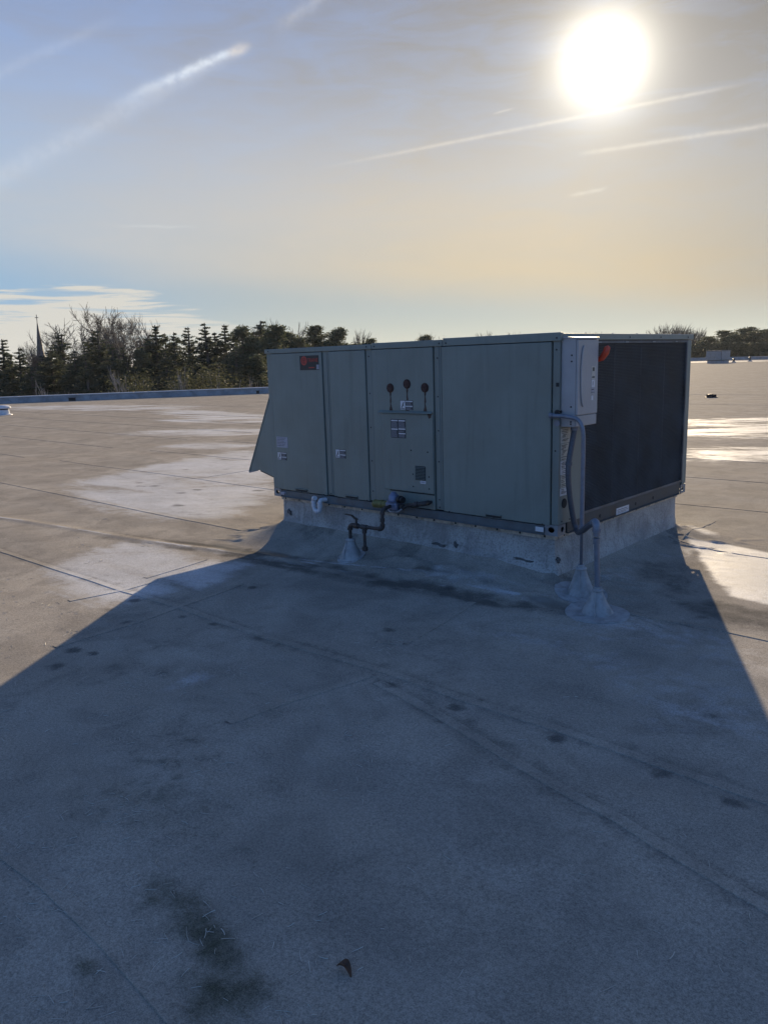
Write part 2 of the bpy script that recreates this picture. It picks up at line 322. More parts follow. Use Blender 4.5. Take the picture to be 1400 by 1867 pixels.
# ---------------------------------------------------------------- mesh helpers
class MB:
    """collects faces (with material slots) and links them as one mesh object"""
    def __init__(s): s.v = []; s.f = []; s.m = []
    def add(s, vs, fs, mi=0):
        o = len(s.v); s.v += [tuple(v) for v in vs]; s.f += [tuple(i+o for i in f) for f in fs]; s.m += [mi]*len(fs); return s
    def box(s, x0, x1, y0, y1, z0, z1, mi=0):
        vs = [(x, y, z) for z in (z0, z1) for y in (y0, y1) for x in (x0, x1)]
        return s.add(vs, [(0, 2, 3, 1), (4, 5, 7, 6), (0, 1, 5, 4), (2, 6, 7, 3), (0, 4, 6, 2), (1, 3, 7, 5)], mi)
    def prism(s, poly, axis, a, b, mi=0):
        """poly in the two other axes, extruded from a to b along axis"""
        n = len(poly)
        def P(q, t): return {0: (t, q[0], q[1]), 1: (q[0], t, q[1]), 2: (q[0], q[1], t)}[axis]
        vs = [P(q, a) for q in poly]+[P(q, b) for q in poly]
        fs = [tuple(range(n))[::-1], tuple(range(n, 2*n))]+[(i, (i+1) % n, n+(i+1) % n, n+i) for i in range(n)]
        return s.add(vs, fs, mi)
    def tube(s, pts, rad, seg=10, mi=0, cap=True):
        pts = [Vector(p) for p in pts]; n = len(pts)
        rads = rad if hasattr(rad, '__len__') else [rad]*n
        t0 = (pts[1]-pts[0]).normalized(); u = t0.orthogonal().normalized(); vs = []
        for i, p in enumerate(pts):
            t = (pts[min(i+1, n-1)]-pts[max(i-1, 0)]).normalized()
            u = (u-t*u.dot(t)).normalized(); w = t.cross(u)
            vs += [p+(u*math.cos(2*math.pi*k/seg)+w*math.sin(2*math.pi*k/seg))*rads[i] for k in range(seg)]
        fs = [(i*seg+k, i*seg+(k+1) % seg, (i+1)*seg+(k+1) % seg, (i+1)*seg+k) for i in range(n-1) for k in range(seg)]
        if cap: fs += [tuple(range(seg))[::-1], tuple(range((n-1)*seg, n*seg))]
        return s.add(vs, fs, mi)
    def disc(s, c, nrm, r, th, seg=16, mi=0):
        c = Vector(c); nrm = Vector(nrm).normalized(); return s.tube([c, c+nrm*th], r, seg, mi)
    def lathe(s, c, prof, seg=24, mi=0, wob=None, axis=2):
        vs = []
        for j, (r, z) in enumerate(prof):
            for k in range(seg):
                a = 2*math.pi*k/seg; rr = r*(1+(wob(a, j) if wob else 0)); vs.append((c[0]+rr*math.cos(a), c[1]+rr*math.sin(a), c[2]+z))
        n = len(prof); fs = [(j*seg+k, j*seg+(k+1) % seg, (j+1)*seg+(k+1) % seg, (j+1)*seg+k) for j in range(n-1) for k in range(seg)]
        fs += [tuple(range(seg))[::-1], tuple(range((n-1)*seg, n*seg))]
        return s.add(vs, fs, mi)
    def plate_hole(s, axis, a, b, u0, u1, v0, v1, cu_, cv, ru, rv, seg=20, mi=0):
        """rectangular plate normal to axis (0 or 1) between a and b with an elliptical hole"""
        outer = []; inner = []
        for k in range(seg):
            t = 2*math.pi*k/seg; inner.append((cu_+ru*math.cos(t), cv+rv*math.sin(t)))
            dx, dy = math.cos(t), math.sin(t); best = 1e9
            for lim, c0, d in ((u1, cu_, dx), (u0, cu_, dx), (v1, cv, dy), (v0, cv, dy)):
                if abs(d) > 1e-6:
                    q = (lim-c0)/d
                    if q > 1e-6: best = min(best, q)
            outer.append((cu_+dx*best, cv+dy*best))
        for cx, cz in ((u0, v0), (u1, v0), (u1, v1), (u0, v1)):       # snap the nearest ray to each corner
            k = min(range(seg), key=lambda i: (outer[i][0]-cx)**2+(outer[i][1]-cz)**2); outer[k] = (cx, cz)
        def P(q, t): return (t, q[0], q[1]) if axis == 0 else (q[0], t, q[1])
        vs = [P(q, a) for q in outer]+[P(q, a) for q in inner]+[P(q, b) for q in outer]+[P(q, b) for q in inner]; fs = []
        for k in range(seg):
            j = (k+1) % seg
            fs += [(k, j, seg+j, seg+k), (2*seg+k, 3*seg+k, 3*seg+j, 2*seg+j), (k, 2*seg+k, 2*seg+j, j), (seg+k, seg+j, 3*seg+j, 3*seg+k)]
        return s.add(vs, fs, mi)
    def mesh(s, name, mats, smooth=False):
        me = bpy.data.meshes.new(name); me.from_pydata(s.v, [], s.f)
        for mm in (mats if isinstance(mats, (list, tuple)) else [mats]): me.materials.append(MAT[mm])
        if len(set(s.m)) > 1: me.polygons.foreach_set('material_index', s.m)
        bm = bmesh.new(); bm.from_mesh(me); bmesh.ops.recalc_face_normals(bm, faces=bm.faces); bm.to_mesh(me); bm.free()
        if smooth:
            me.polygons.foreach_set('use_smooth', [True]*len(me.polygons))
            me.set_sharp_from_angle(angle=R(smooth if smooth is not True else 40))
        me.update(); return me
    def build(s, name, mats, parent=None, smooth=False, bevel=0, label=None):
        o = bpy.data.objects.new(name, s.mesh(name, mats, smooth)); COL.objects.link(o)
        if parent is not None: attach(o, parent)
        if bevel:
            bv = o.modifiers.new('bevel', 'BEVEL'); bv.width = bevel; bv.segments = 2; bv.limit_method = 'ANGLE'
        if label: o['label'] = label
        return o
def attach(o, parent):
    o.parent = parent
    if parent.parent is None: o.location = -Vector(parent.location)      # meshes are modelled in world coordinates
def thing(name, label, cat, loc, group=None):
    o = bpy.data.objects.new(name, None); COL.objects.link(o); o.location = loc; o.empty_display_size = .2
    return tag(o, label, cat, group)
def tag(o, label, cat, group=None):
    o['label'] = label; o['category'] = cat
    if group: o['group'] = group
    return o
def struct(o): o['kind'] = 'structure'; return o
def copy_tree(o, parent=None):
    c = o.copy(); COL.objects.link(c); c.parent = parent
    for k in ('label', 'group', 'category'):
        if parent is None and k in o: c[k] = o[k]
    for ch in list(o.children): copy_tree(ch, c)
    return c
def text_mesh(body, size, name, mat, parent, origin, udir, vdir, nrm, align='LEFT', xs=1.0):
    cu_ = bpy.data.curves.new(name, 'FONT'); cu_.body = body; cu_.size = size; cu_.align_x = align; cu_.extrude = .0006; cu_.resolution_u = 3
    ob = bpy.data.objects.new(name+'_curve', cu_); COL.objects.link(ob)
    dg = bpy.context.evaluated_depsgraph_get(); me = bpy.data.meshes.new_from_object(ob.evaluated_get(dg)); bpy.data.objects.remove(ob)
    o_, u_, v_, n_ = Vector(origin), Vector(udir)*xs, Vector(vdir), Vector(nrm)
    for v in me.vertices: v.co = o_+u_*v.co.x+v_*v.co.y+n_*v.co.z
    me.materials.clear(); me.materials.append(MAT[mat])
    t = bpy.data.objects.new(name, me); COL.objects.link(t); attach(t, parent); return t

# ---------------------------------------------------------------- numpy noise and the roof surface
def vnoise(x, y, seed=0):
    xi = np.floor(x).astype(np.int64); yi = np.floor(y).astype(np.int64); xf = x-xi; yf = y-yi
    def h(a, b):
        n = (a*374761393+b*668265263+seed*974634777) & 0xFFFFFFFF
        n = ((n ^ (n >> 13))*1274126177) & 0xFFFFFFFF
        return ((n ^ (n >> 16)) & 0xFFFF)/65535.0
    u = xf*xf*(3-2*xf); v = yf*yf*(3-2*yf)
    return (h(xi, yi)*(1-u)+h(xi+1, yi)*u)*(1-v)+(h(xi, yi+1)*(1-u)+h(xi+1, yi+1)*u)*v
def fbm(x, y, seed=0, o=4):
    t = 0; a = .5
    for i in range(o): t = t+a*vnoise(x*2**i, y*2**i, seed+i*17); a *= .5
    return t/(1-.5**o)
def sst(v, a, b): t = np.clip((v-a)/(b-a), 0, 1); return t*t*(3-2*t)
CURB = (-3.02, -.06, .06, 2.15)          # x0 x1 y0 y1
def curb_dist(x, y):
    dx = np.maximum(np.maximum(CURB[0]-x, x-CURB[1]), 0); dy = np.maximum(np.maximum(CURB[2]-y, y-CURB[3]), 0)
    return np.sqrt(dx*dx+dy*dy)
def poly_dist(x, y, pts):
    d = np.full(np.shape(x), 1e9)
    for (ax, ay), (bx, by) in zip(pts[:-1], pts[1:]):
        vx, vy = bx-ax, by-ay; t = np.clip(((x-ax)*vx+(y-ay)*vy)/(vx*vx+vy*vy), 0, 1)
        d = np.minimum(d, np.hypot(x-ax-t*vx, y-ay-t*vy))
    return d
FOLD = [(-12, -2.35), (-6.48, -1.28), (-5.56, -1.12), (-4.08, -.93), (-3.14, -.75), (-2.74, -.68), (-2.3, -.58), (-1.86, -.50), (-1.49, -.42), (-1.12, -.36), (-.64, -.32), (.07, -.30)]
def roof_z(x, y):
    x = np.asarray(x, float); y = np.asarray(y, float)
    z = (fbm(x*.35, y*.35, 3)-.5)*.030+(fbm(x*1.3, y*1.3, 9)-.5)*.010
    dc = curb_dist(x, y)
    amp = .15-.065*sst(x, -.6, .2)
    z = z*sst(dc, .0, .8)+amp*np.clip(1-dc/.58, 0, 1)**1.6
    z = z+.020*np.exp(-(dc/.035)**2)
    wr = np.abs(fbm(x*2.2+.6*y, y*5.5-1.2*x, 21, 3)-.5)
    z = z+.017*np.exp(-(wr/.05)**2)*sst(dc, .95, .25)*sst(dc, .02, .15)*sst(fbm(x*.9, y*.9, 5), .42, .6)
    z = z+.008*np.exp(-(poly_dist(x, y, FOLD)/.05)**2)*(.5+fbm(x*2, y*2, 31))
    return z
def near_blend(x, y):
    return sst(x, -13, -11.5)*sst(x, 5.0, 4.0)*sst(y, -6, -5.2)*sst(y, 9.5, 8.3)
FARZ = -.034
def surf(x, y):
    b = near_blend(np.asarray(x, float), np.asarray(y, float)); return roof_z(x, y)*b+(FARZ+.004)*(1-b)
def surf1(x, y): return float(surf(np.array([x]), np.array([y]))[0])

SEAMS = [[(-11.5, -.07), (-6.96, -.06), (-4.82, -.08), (-3.94, -.06), (-3.25, -.05)], [(.52, -.14), (.9, -.12), (1.08, -.08), (1.43, -.09), (4.6, -.1)],
         [(-11.5, -1.95), (-4.8, -1.94), (-4.2, -1.94), (-2.58, -1.91), (-1.92, -1.87), (-.94, -1.88), (.02, -1.82), (.45, -1.83), (1.03, -1.82), (1.42, -1.82), (1.96, -1.83), (4.6, -1.83)],
         [(.09, -1.95), (.27, -1.98), (.68, -2.07), (1.12, -2.19), (1.41, -2.26), (1.6, -2.29), (1.76, -2.34), (2.14, -2.43), (3.2, -2.65)],
         [(-.15, -2.72), (-.11, -2.41), (0.0, -1.90)], [(-.31, -1.52), (-.17, -1.45)], [(-.17, -1.45), (-.23, -1.04), (-.32, -.57)],
         [(-11.5, -3.86), (-1, -3.84), (.03, -3.83), (.37, -3.8), (.75, -3.8), (1.15, -3.82), (4.6, -3.82)],
         [(-2.74, -1.62), (-2.84, -.99)], [(-2.63, -2.3), (-2.58, -1.91), (-2.6, -1.61)], [(-1.8, -2.79), (-1.82, -2.23), (-1.89, -1.8), (-1.99, -1.25)],
         [(.14, 1.69), (.04, 2.26), (-.01, 2.97)], [(-11.5, 1.80), (-3.3, 1.80)], [(-11.5, 3.68), (4.6, 3.70)], [(.05, 1.82), (4.6, 1.80)], [(-11.5, 5.57), (4.6, 5.57)], [(-11.5, 7.45), (4.6, 7.45)],
         [(-7.1, 1.85), (-7.2, 3.65)], [(-9.4, -1.9), (-9.35, -.1)], [(-5.9, 3.7), (-5.95, 5.5)], [(1.9, .0), (1.95, 1.8)], [(-9, 5.6), (-9, 7.4)], [(2.3, 3.7), (2.3, 5.5)]]
SPOTS = [(-2.22, -2.23, .10), (-2.26, -1.99, .085), (-1.85, -2.28, .075), (-1.66, -2.74, .10), (-1.51, -2.70, .075), (-1.49, -2.93, .11), (-1.38, -1.94, .07), (-1.67, -1.98, .08), (-1.86, -1.75, .06), (-.92, -1.93, .08), (-.32, -2.46, .09),
         (.16, -1.94, .075), (.59, -1.93, .08), (1.12, -1.90, .08), (1.58, -1.89, .085), (1.87, -1.92, .09), (-.4, -1.32, .08), (-.65, -.42, .1), (.99, .06, .10), (1.54, -1.25, .10), (-2.67, -.93, .075), (-1.84, -1.26, .07), (-2.84, -.53, .08),
         (-6.15, .91, .13), (-6.19, 1.19, .15), (-7.02, 1.05, .15), (-7.5, 1.09, .12), (-7.19, .94, .16), (-8.13, 2.29, .14), (-9.02, 3.57, .15), (-8.57, 3.13, .16), (-8.72, 3.47, .14), (-5.43, 1.62, .14), (-5.36, .36, .15), (-8.73, 3.91, .14), (-7.6, 2.7, .12), (-6.6, 2.9, .14), (-5.8, 2.2, .12)]
def axis_pts(lo, c0, c1, hi, fine, coarse):
    a = np.arange(lo, c0, coarse); b = np.arange(c0, c1, fine); c = np.arange(c1, hi+coarse*.5, coarse); return np.concatenate([a, b, c])
def in_poly(x, y, pts, soft):
    """1 inside a polygon, fading to 0 over soft metres outside"""
    ins = np.zeros(x.shape, bool); n = len(pts)
    for i in range(n):
        (x0, y0), (x1, y1) = pts[i], pts[(i+1) % n]
        if y0 == y1: continue
        ins ^= ((y0 > y) != (y1 > y)) & (x < (x1-x0)*(y-y0)/(y1-y0)+x0)
    d = poly_dist(x, y, list(pts)+[pts[0]]); sd = np.where(ins, -d, d); return sst(sd, soft, -soft)
def field_attrs(x, y):
    A = {}
    A['near'] = np.ones(len(x))
    dc = curb_dist(x, y); nz = fbm(x*1.7, y*1.7, 77)
    A['frost'] = np.maximum.reduce([
        .92*in_poly(x, y, [(-8.4, .3), (-9.3, 2.2), (-9.8, 4.1), (-9.7, 5.2), (-7, 3.6), (-4.5, 1.05), (-4.3, .2), (-4.7, -.45), (-6, -.35)], .55),
        .88*in_poly(x, y, [(-3.77, -2.07), (-4.15, -1.4), (-4.12, -.98), (-3.41, -.86), (-2.73, -1.0), (-2.16, -1.75), (-2.31, -2.24), (-2.83, -2.32)], .3),
        1.0*in_poly(x, y, [(-2.66, -1.65), (-2.85, -.95), (-2.38, -.72), (-2.13, -1.25), (-2.08, -1.58)], .2),  # pool of sunlight passing under the hood, painted into the colour
        .8*in_poly(x, y, [(-12.5, 5.2), (-10, 5.6), (-9.8, 4.4), (-12, 4.0)], .5),
        1.5*in_poly(x, y, [(.14, 1.93), (.38, 1.6), (.74, .95), (.98, .62), (1.5, .55), (1.5, 2.1), (.81, 1.98), (.47, 2.08)], .10),  # puddle right of the unit: its bright sky reflection painted as pale colour
        .42*in_poly(x, y, [(.3, -.1), (4, -.05), (4, -1.6), (1.4, -1.7), (.2, -.9)], .3),
        .5*np.exp(-(np.hypot((x+.71)/.10, (y+2.55)/.16))**2)*1.5,
        .62*sst(np.abs(dc-.30), .22, .05)*sst(x, -3.2, -2.6)*sst(nz, .35, .6),
        1.1*np.exp(-(poly_dist(x, y, FOLD)/.022)**2)*sst(fbm(x*3.1, y*3.1, 91), .38, .58), .9*np.exp(-((poly_dist(x, y, FOLD)-.075)/.02)**2)*sst(fbm(x*4.3, y*4.3, 95), .5, .62)*sst(x, -3.6, -3.0),
        .40*sst(x, -1.2, -.6)*sst(x, 2.6, 1.6)*sst(np.abs(y+.85), .45, .1)])
    A['wet'] = np.maximum.reduce([
        .9*np.exp(-(np.hypot((x+3.0)/.35, (y+.60)/.10))**2), .8*np.exp(-(np.hypot((x+2.55)/.4, (y+.50)/.08))**2),
        .7*np.exp(-(np.hypot((x+1.3)/.7, (y+.52)/.09))**2), .75*np.exp(-(np.hypot((x-.15)/.35, (y+.30)/.07))**2)])
    dirt = np.zeros(len(x))
    for s_ in SEAMS: dirt = np.maximum(dirt, .75*np.exp(-(poly_dist(x, y, s_)/.030)**2))
    for s_ in (SEAMS[2], SEAMS[3]): dirt = np.maximum(dirt, .55*np.exp(-(poly_dist(x, y, s_)/.12)**2))
    fd = poly_dist(x, y, FOLD); dirt = np.maximum(dirt, .95*np.exp(-((fd-.10)/.07)**2)*sst(fbm(x*1.5, y*1.5, 41), .3, .6)*sst(x, -5.5, -3.2))
    dirt = np.maximum(dirt, .60*np.exp(-(poly_dist(x, y, [(-2.4, -.72), (-1.1, -.62), (-.2, -.50), (.3, -.36)])/.13)**2))
    dirt = np.maximum(dirt, (.35+.55*sst(fbm(x*2.6, y*5, 63), .4, .6))*in_poly(x, y, [(-3.25, -.62), (-2.6, -.85), (-1.9, -.78), (-1.0, -.66), (-.2, -.60), (.35, -.46), (.2, -.30), (-.7, -.36), (-1.6, -.42), (-2.6, -.48)], .10))
    for q_ in ([(.62, -.16), (.95, -.30)], [(.60, -.22), (.88, -.42)], [(.64, -.10), (1.1, -.16)]): dirt = np.maximum(dirt, .6*np.exp(-(poly_dist(x, y, q_)/.022)**2))
    dirt = np.maximum(dirt, .55*in_poly(x, y, [(.05, 2.0), (.10, .9), (.35, .3), (.75, .2), (.8, .6), (.4, 1.3), (.2, 1.9)], .15)*sst(fbm(x*2.2, y*2.2, 67), .35, .6))
    dirt = np.maximum(dirt, .70*in_poly(x, y, [(.66, .2), (.9, .5), (1.5, .46), (1.6, .05), (1.08, .0)], .14))
    dirt = np.maximum(dirt, .55*sst(dc, .45, .1)*sst(fbm(x*3, y*3, 51), .45, .62))
    dirt = np.maximum(dirt, .45*np.exp(-(np.hypot((x+4.6)/.9, (y-.15)/.35))**2))
    for ax, ay, bx, by in ((-2.05, -1.55, -1.0, -2.9), (-1.6, -2.3, .3, -3.2), (-.2, -2.9, .7, -3.5)): dirt = np.maximum(dirt, .46*np.exp(-(poly_dist(x, y, [(ax, ay), (bx, by)])/.22)**2)*sst(nz, .35, .6))
    A['dirt'] = dirt
    A['spot'] = np.maximum.reduce([(.55+.5*((i_*7919) % 10)/10)*np.exp(-(np.hypot((x-a)/(r*.66), (y-b)/(r*.56)))**2)*1.05 for i_, (a, b, r) in enumerate(SPOTS)])
    A['moss'] = np.maximum.reduce([.62*np.exp(-(np.hypot((x-.72)/.15, (y+3.57)/.10))**2), .60*np.exp(-(np.hypot((x-.79)/.09, (y+3.89)/.035))**2), .72*np.exp(-(np.hypot((x-1.17)/.17, (y+3.70)/.12))**2), .66*np.exp(-(poly_dist(x, y, [(.74, -3.57), (.95, -3.60), (1.2, -3.66)])/.09)**2), .35*np.exp(-(np.hypot((x-.2)/.5, (y+3.3)/.3))**2)])
    return A
ROOF = None
def build_roof():
    global ROOF
    # the far sheet: whole roof outline
    out = [(-63.8, -20.8), (-31.9, 27.0), (-71.5, 141.4), (38, 107), (80, 20), (60, -45), (-40, -50)]
    bm = bmesh.new(); f = bm.faces.new([bm.verts.new((x, y, FARZ)) for x, y in out]); bmesh.ops.triangulate(bm, faces=[f])
    me = bpy.data.meshes.new('roof'); bm.to_mesh(me); bm.free(); me.materials.append(MAT['roof_membrane'])
    ROOF = struct(bpy.data.objects.new('roof', me)); COL.objects.link(ROOF)
    if me.polygons[0].normal.z < 0: me.flip_normals()
    xs = axis_pts(-13, -5.2, 2.7, 5.0, .025, .09); ys = axis_pts(-6, -4.35, 2.4, 9.5, .025, .09)
    gx, gy = np.meshgrid(xs, ys); x = gx.ravel(); y = gy.ravel(); z = surf(x, y)
    nx, ny = len(xs), len(ys); idx = np.arange(nx*ny).reshape(ny, nx)
    q = np.stack([idx[:-1, :-1], idx[:-1, 1:], idx[1:, 1:], idx[1:, :-1]], -1).reshape(-1, 4)
    cx, cy = x[q].mean(1), y[q].mean(1)
    q = q[~((cx > CURB[0]+.05) & (cx < CURB[1]-.05) & (cy > CURB[2]+.05) & (cy < CURB[3]-.05))]
    me = bpy.data.meshes.new('membrane_field')
    me.vertices.add(len(x)); me.vertices.foreach_set('co', np.stack([x, y, z], -1).ravel())
    me.loops.add(q.size); me.loops.foreach_set('vertex_index', q.ravel().astype(np.int32))
    me.polygons.add(len(q)); me.polygons.foreach_set('loop_start', np.arange(0, q.size, 4, dtype=np.int32)); me.polygons.foreach_set('loop_total', np.full(len(q), 4, np.int32))
    me.update(calc_edges=True); me.polygons.foreach_set('use_smooth', np.ones(len(q), bool)); me.materials.append(MAT['roof_membrane'])
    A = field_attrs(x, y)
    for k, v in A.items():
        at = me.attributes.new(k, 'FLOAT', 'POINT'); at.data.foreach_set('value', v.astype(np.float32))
    o = bpy.data.objects.new('membrane_field', me); COL.objects.link(o); attach(o, ROOF)
    # lapped seams: a thin wedge of membrane lying over its neighbour
    def seam(pts, w=.060, th=.004):
        P = []
        for (ax, ay), (bx, by) in zip(pts[:-1], pts[1:]):
            n = max(2, int(math.hypot(bx-ax, by-ay)/.12))
            P += [(ax+(bx-ax)*i/n, ay+(by-ay)*i/n) for i in range(n)]
        P.append(pts[-1]); P = np.array(P); t = np.gradient(P, axis=0); t /= np.linalg.norm(t, axis=1)[:, None]; nn = np.stack([-t[:, 1], t[:, 0]], -1)
        wv = (fbm(P[:, 0]*3, P[:, 1]*3, 61)-.5)*.012
        rows = []
        for off, up in ((-w*.5, -.004), (-w*.5+.002, th), (w*.5, .0012), (w*.5+.004, -.004)):
            q = P+nn*(off+wv)[:, None]; rows.append(np.column_stack([q, surf(q[:, 0], q[:, 1])+up]))
        mb = MB(); k = len(P); vs = np.concatenate(rows); mb.v = [tuple(v) for v in vs]
        mb.f = [(r*k+i, r*k+i+1, (r+1)*k+i+1, (r+1)*k+i) for r in range(3) for i in range(k-1)]; mb.m = [0]*len(mb.f)
        so = mb.build('membrane_seam', 'roof_membrane', ROOF, smooth=30)
        co = np.empty(len(so.data.vertices)*3, np.float32); so.data.vertices.foreach_get('co', co); co = co.reshape(-1, 3).astype(float)
        for k_, v_ in field_attrs(co[:, 0], co[:, 1]).items(): so.data.attributes.new(k_, 'FLOAT', 'POINT').data.foreach_set('value', (v_*(.55 if k_ == 'dirt' else 1)).astype(np.float32))
    for s_ in SEAMS: seam(s_)
    for k in (5, 6, 8, 11, 14):
        y = -.08+1.885*k; mb = MB()
        for (xa, xb) in ((-36+k*.6, 22),): mb.prism([(y-.05, FARZ-.004), (y-.05, FARZ+.0045), (y+.05, FARZ+.0025), (y+.05, FARZ-.004)], 0, xa, xb)
        mb.build('membrane_seam', 'roof_membrane', ROOF)
    for k in range(-3, 5):
        y = -.08+1.885*k; mb = MB(); mb.prism([(y-.05, FARZ-.004), (y-.05, FARZ+.0045), (y+.05, FARZ+.0025), (y+.05, FARZ-.004)], 0, -42-k*.3, -12.2); mb.build('membrane_seam', 'roof_membrane', ROOF)
build_roof()

# ---------------------------------------------------------------- parapets, ground, hills
def parapet(name, label, a, b, h, capw=.34):
    a, b = Vector((*a, 0)), Vector((*b, 0)); d = (b-a).normalized(); n = Vector((-d.y, d.x, 0)); L = (b-a).length
    root = thing(name, label, 'parapet', a)
    def strip(o0, o1, z0, z1, s0, s1):
        mb = MB(); vs = [a+d*s+n*o+Vector((0, 0, z)) for z in (z0, z1) for o in (o0, o1) for s in (s0, s1)]
        return mb.add(vs, [(0, 2, 3, 1), (4, 5, 7, 6), (0, 1, 5, 4), (2, 6, 7, 3), (0, 4, 6, 2), (1, 3, 7, 5)])
    strip(0, .28, -6.5, h, 0, L).build('wall', 'parapet_membrane', root)
    s = 0.0; k = 0
    while s < L-.1:                                       # coping in lengths with open joints
        e = min(s+3.0, L); strip(-.045, .33, h, h+.05, s+.006, e-.006).build('coping', 'coping_metal', root, bevel=.008); s = e
    mb = strip(-.018, -.001, -.05, .10, 0, L); mb.build('base_flashing', 'parapet_membrane', root)
    return root
parapet('parapet', 'long low grey parapet with metal coping in front of the dark treeline', (-52.7, -4.15), (-31.9, 27.0), .28)
parapet('parapet', 'distant low parapet at the roof edge behind the small far rooftop unit', (-71.5, 141.4), (38, 107), .42)
re_ = parapet('roof_edge', 'roof edge', (-31.9, 27.6), (-71.5, 141.0), .1); struct(re_); del re_['category']; del re_['label']
def build_ground():
    bm = bmesh.new(); bmesh.ops.create_grid(bm, x_segments=2, y_segments=2, size=2050); me = bpy.data.meshes.new('ground'); bm.to_mesh(me); bm.free()
    me.materials.append(MAT['grass']); o = struct(bpy.data.objects.new('ground', me)); COL.objects.link(o); o.location.z = -6.5
    # low wooded ridge far away
    n = 160; vs = []; fs = []
    for i in range(n):
        az = R(-80+90*i/(n-1)); r = 1500
        h = 16+16*math.exp(-((math.degrees(az)+15.5)/5.0)**2)+5*mnoise.noise(Vector((i*.12, 3.1, 0)))+2*mnoise.noise(Vector((i*.7, 1.7, 0)))
        for rr, zz in ((r-260, -6.6), (r, h-6.5), (r+300, -6.6)): vs.append((2.7+rr*math.sin(az), -4.7+rr*math.cos(az), zz))
    for i in range(n-1):
        for k in range(2): fs.append((i*3+k, i*3+k+1, i*3+k+4, i*3+k+3))
    mb = MB(); mb.add(vs, fs); struct(mb.build('hills', 'wooded_hill', smooth=60))
build_ground()
#@@STRUCT

# ---------------------------------------------------------------- roof curb under the unit
ZB = .40                                   # underside of the unit's base rails above the roof
def curb():
    x0, x1, y0, y1 = CURB
    root = thing('roof_curb', 'weathered pale membrane-wrapped curb carrying the large rooftop unit', 'roof curb', ((x0+x1)/2, (y0+y1)/2, 0))
    mb = MB(); k = 40
    def ringpts(off, z, seed, amp):
        P = []
        for (ax, ay), (bx, by), nx, ny in (((x0, y0), (x1, y0), 0, -1), ((x1, y0), (x1, y1), 1, 0), ((x1, y1), (x0, y1), 0, 1), ((x0, y1), (x0, y0), -1, 0)):
            for i in range(k):
                t = i/k; px, py = ax+(bx-ax)*t, ay+(by-ay)*t; edge = min(1, 8*t, 8*(1-t))
                w = amp*edge*(mnoise.noise(Vector((px*3.2, py*3.2, z*4+seed)))+.6*mnoise.noise(Vector((px*9, py*9, z*8+seed))))
                P.append((px+nx*(off+w), py+ny*(off+w), z))
        return P
    rows = [ringpts(0, ZB-.008, 0, .002), ringpts(.0, ZB-.05, 0, .005), ringpts(.003, ZB-.12, 0, .006), ringpts(.006, ZB-.19, 0, .005), ringpts(.010, ZB-.225, 0, .005), ringpts(.030, ZB-.262, 0, .008), ringpts(.034, 0.0, 0, .0), ringpts(.034, -.1, 0, 0)]
    n = 4*k
    for r in rows: mb.v += r
    mb.f = [(r*n+i, r*n+(i+1) % n, (r+1)*n+(i+1) % n, (r+1)*n+i) for r in range(len(rows)-1) for i in range(n)]; mb.m = [0]*len(mb.f)
    mb.build('membrane_flashing', 'curb_membrane', root, smooth=60)
    for nm, bx in (('front', (x0-.012, x1+.012, y0-.014, y0+.03)), ('right', (x1-.03, x1+.014, y0+.032, y1+.012)), ('back', (x0-.012, x1-.032, y1-.03, y1+.014)), ('left', (x0-.014, x0+.03, y0+.032, y1-.032))):
        st = MB().box(*bx, ZB-.040, ZB-.003).build('nailer_strip', 'wood_strip', root, bevel=.004)
        if nm in ('front', 'right'):
            rng = random.Random(4)
            cnt = 15 if nm == 'front' else 11
            scr = MB().lathe((0, 0, 0), [(.0085, 0), (.0085, .002), (.004, .005)], 8).mesh('screw', 'screw_dark')
            for i in range(cnt):
                o = bpy.data.objects.new('screw', scr); COL.objects.link(o); o.parent = st
                if nm == 'front': o.location = (x0+.06+(x1-x0-.12)*i/(cnt-1)+rng.uniform(-.02, .02), y0-.014, ZB-.022); o.rotation_euler = (R(90), 0, 0)
                else: o.location = (x1+.014, y0+.12+(y1-y0-.2)*i/(cnt-1)+rng.uniform(-.02, .02), ZB-.022); o.rotation_euler = (0, R(90), 0)
    # black mastic smears along the foot of the flashing
    rng = random.Random(8)
    for (px, zz, ln, hh) in ((-2.93, .245, .07, .05), (-1.10, .182, .14, .024), (-.93, .20, .05, .045), (-.30, .176, .19, .018)):
        pts = []; m = 22
        for i in range(m):
            t = 2*math.pi*i/m; r = 1+rng.uniform(-.45, .25); pts.append((px+.5*ln*math.cos(t)*r, ZB-.40+zz+.5*hh*math.sin(t)*r+.006*math.cos(3*t)))
        MB().prism(pts, 1, y0-.0165, y0-.002).build('mastic_smear', 'mastic', root, bevel=.004)
    for (py, zz, ln, hh) in ((.10, .205, .06, .05),):
        pts = []; m = 22
        for i in range(m):
            t = 2*math.pi*i/m; r = 1+rng.uniform(-.45, .25); pts.append((py+.5*ln*math.cos(t)*r, ZB-.40+zz+.5*hh*math.sin(t)*r))
        MB().prism(pts, 0, x1+.002, x1+.0165).build('mastic_smear', 'mastic', root, bevel=.004)
curb()

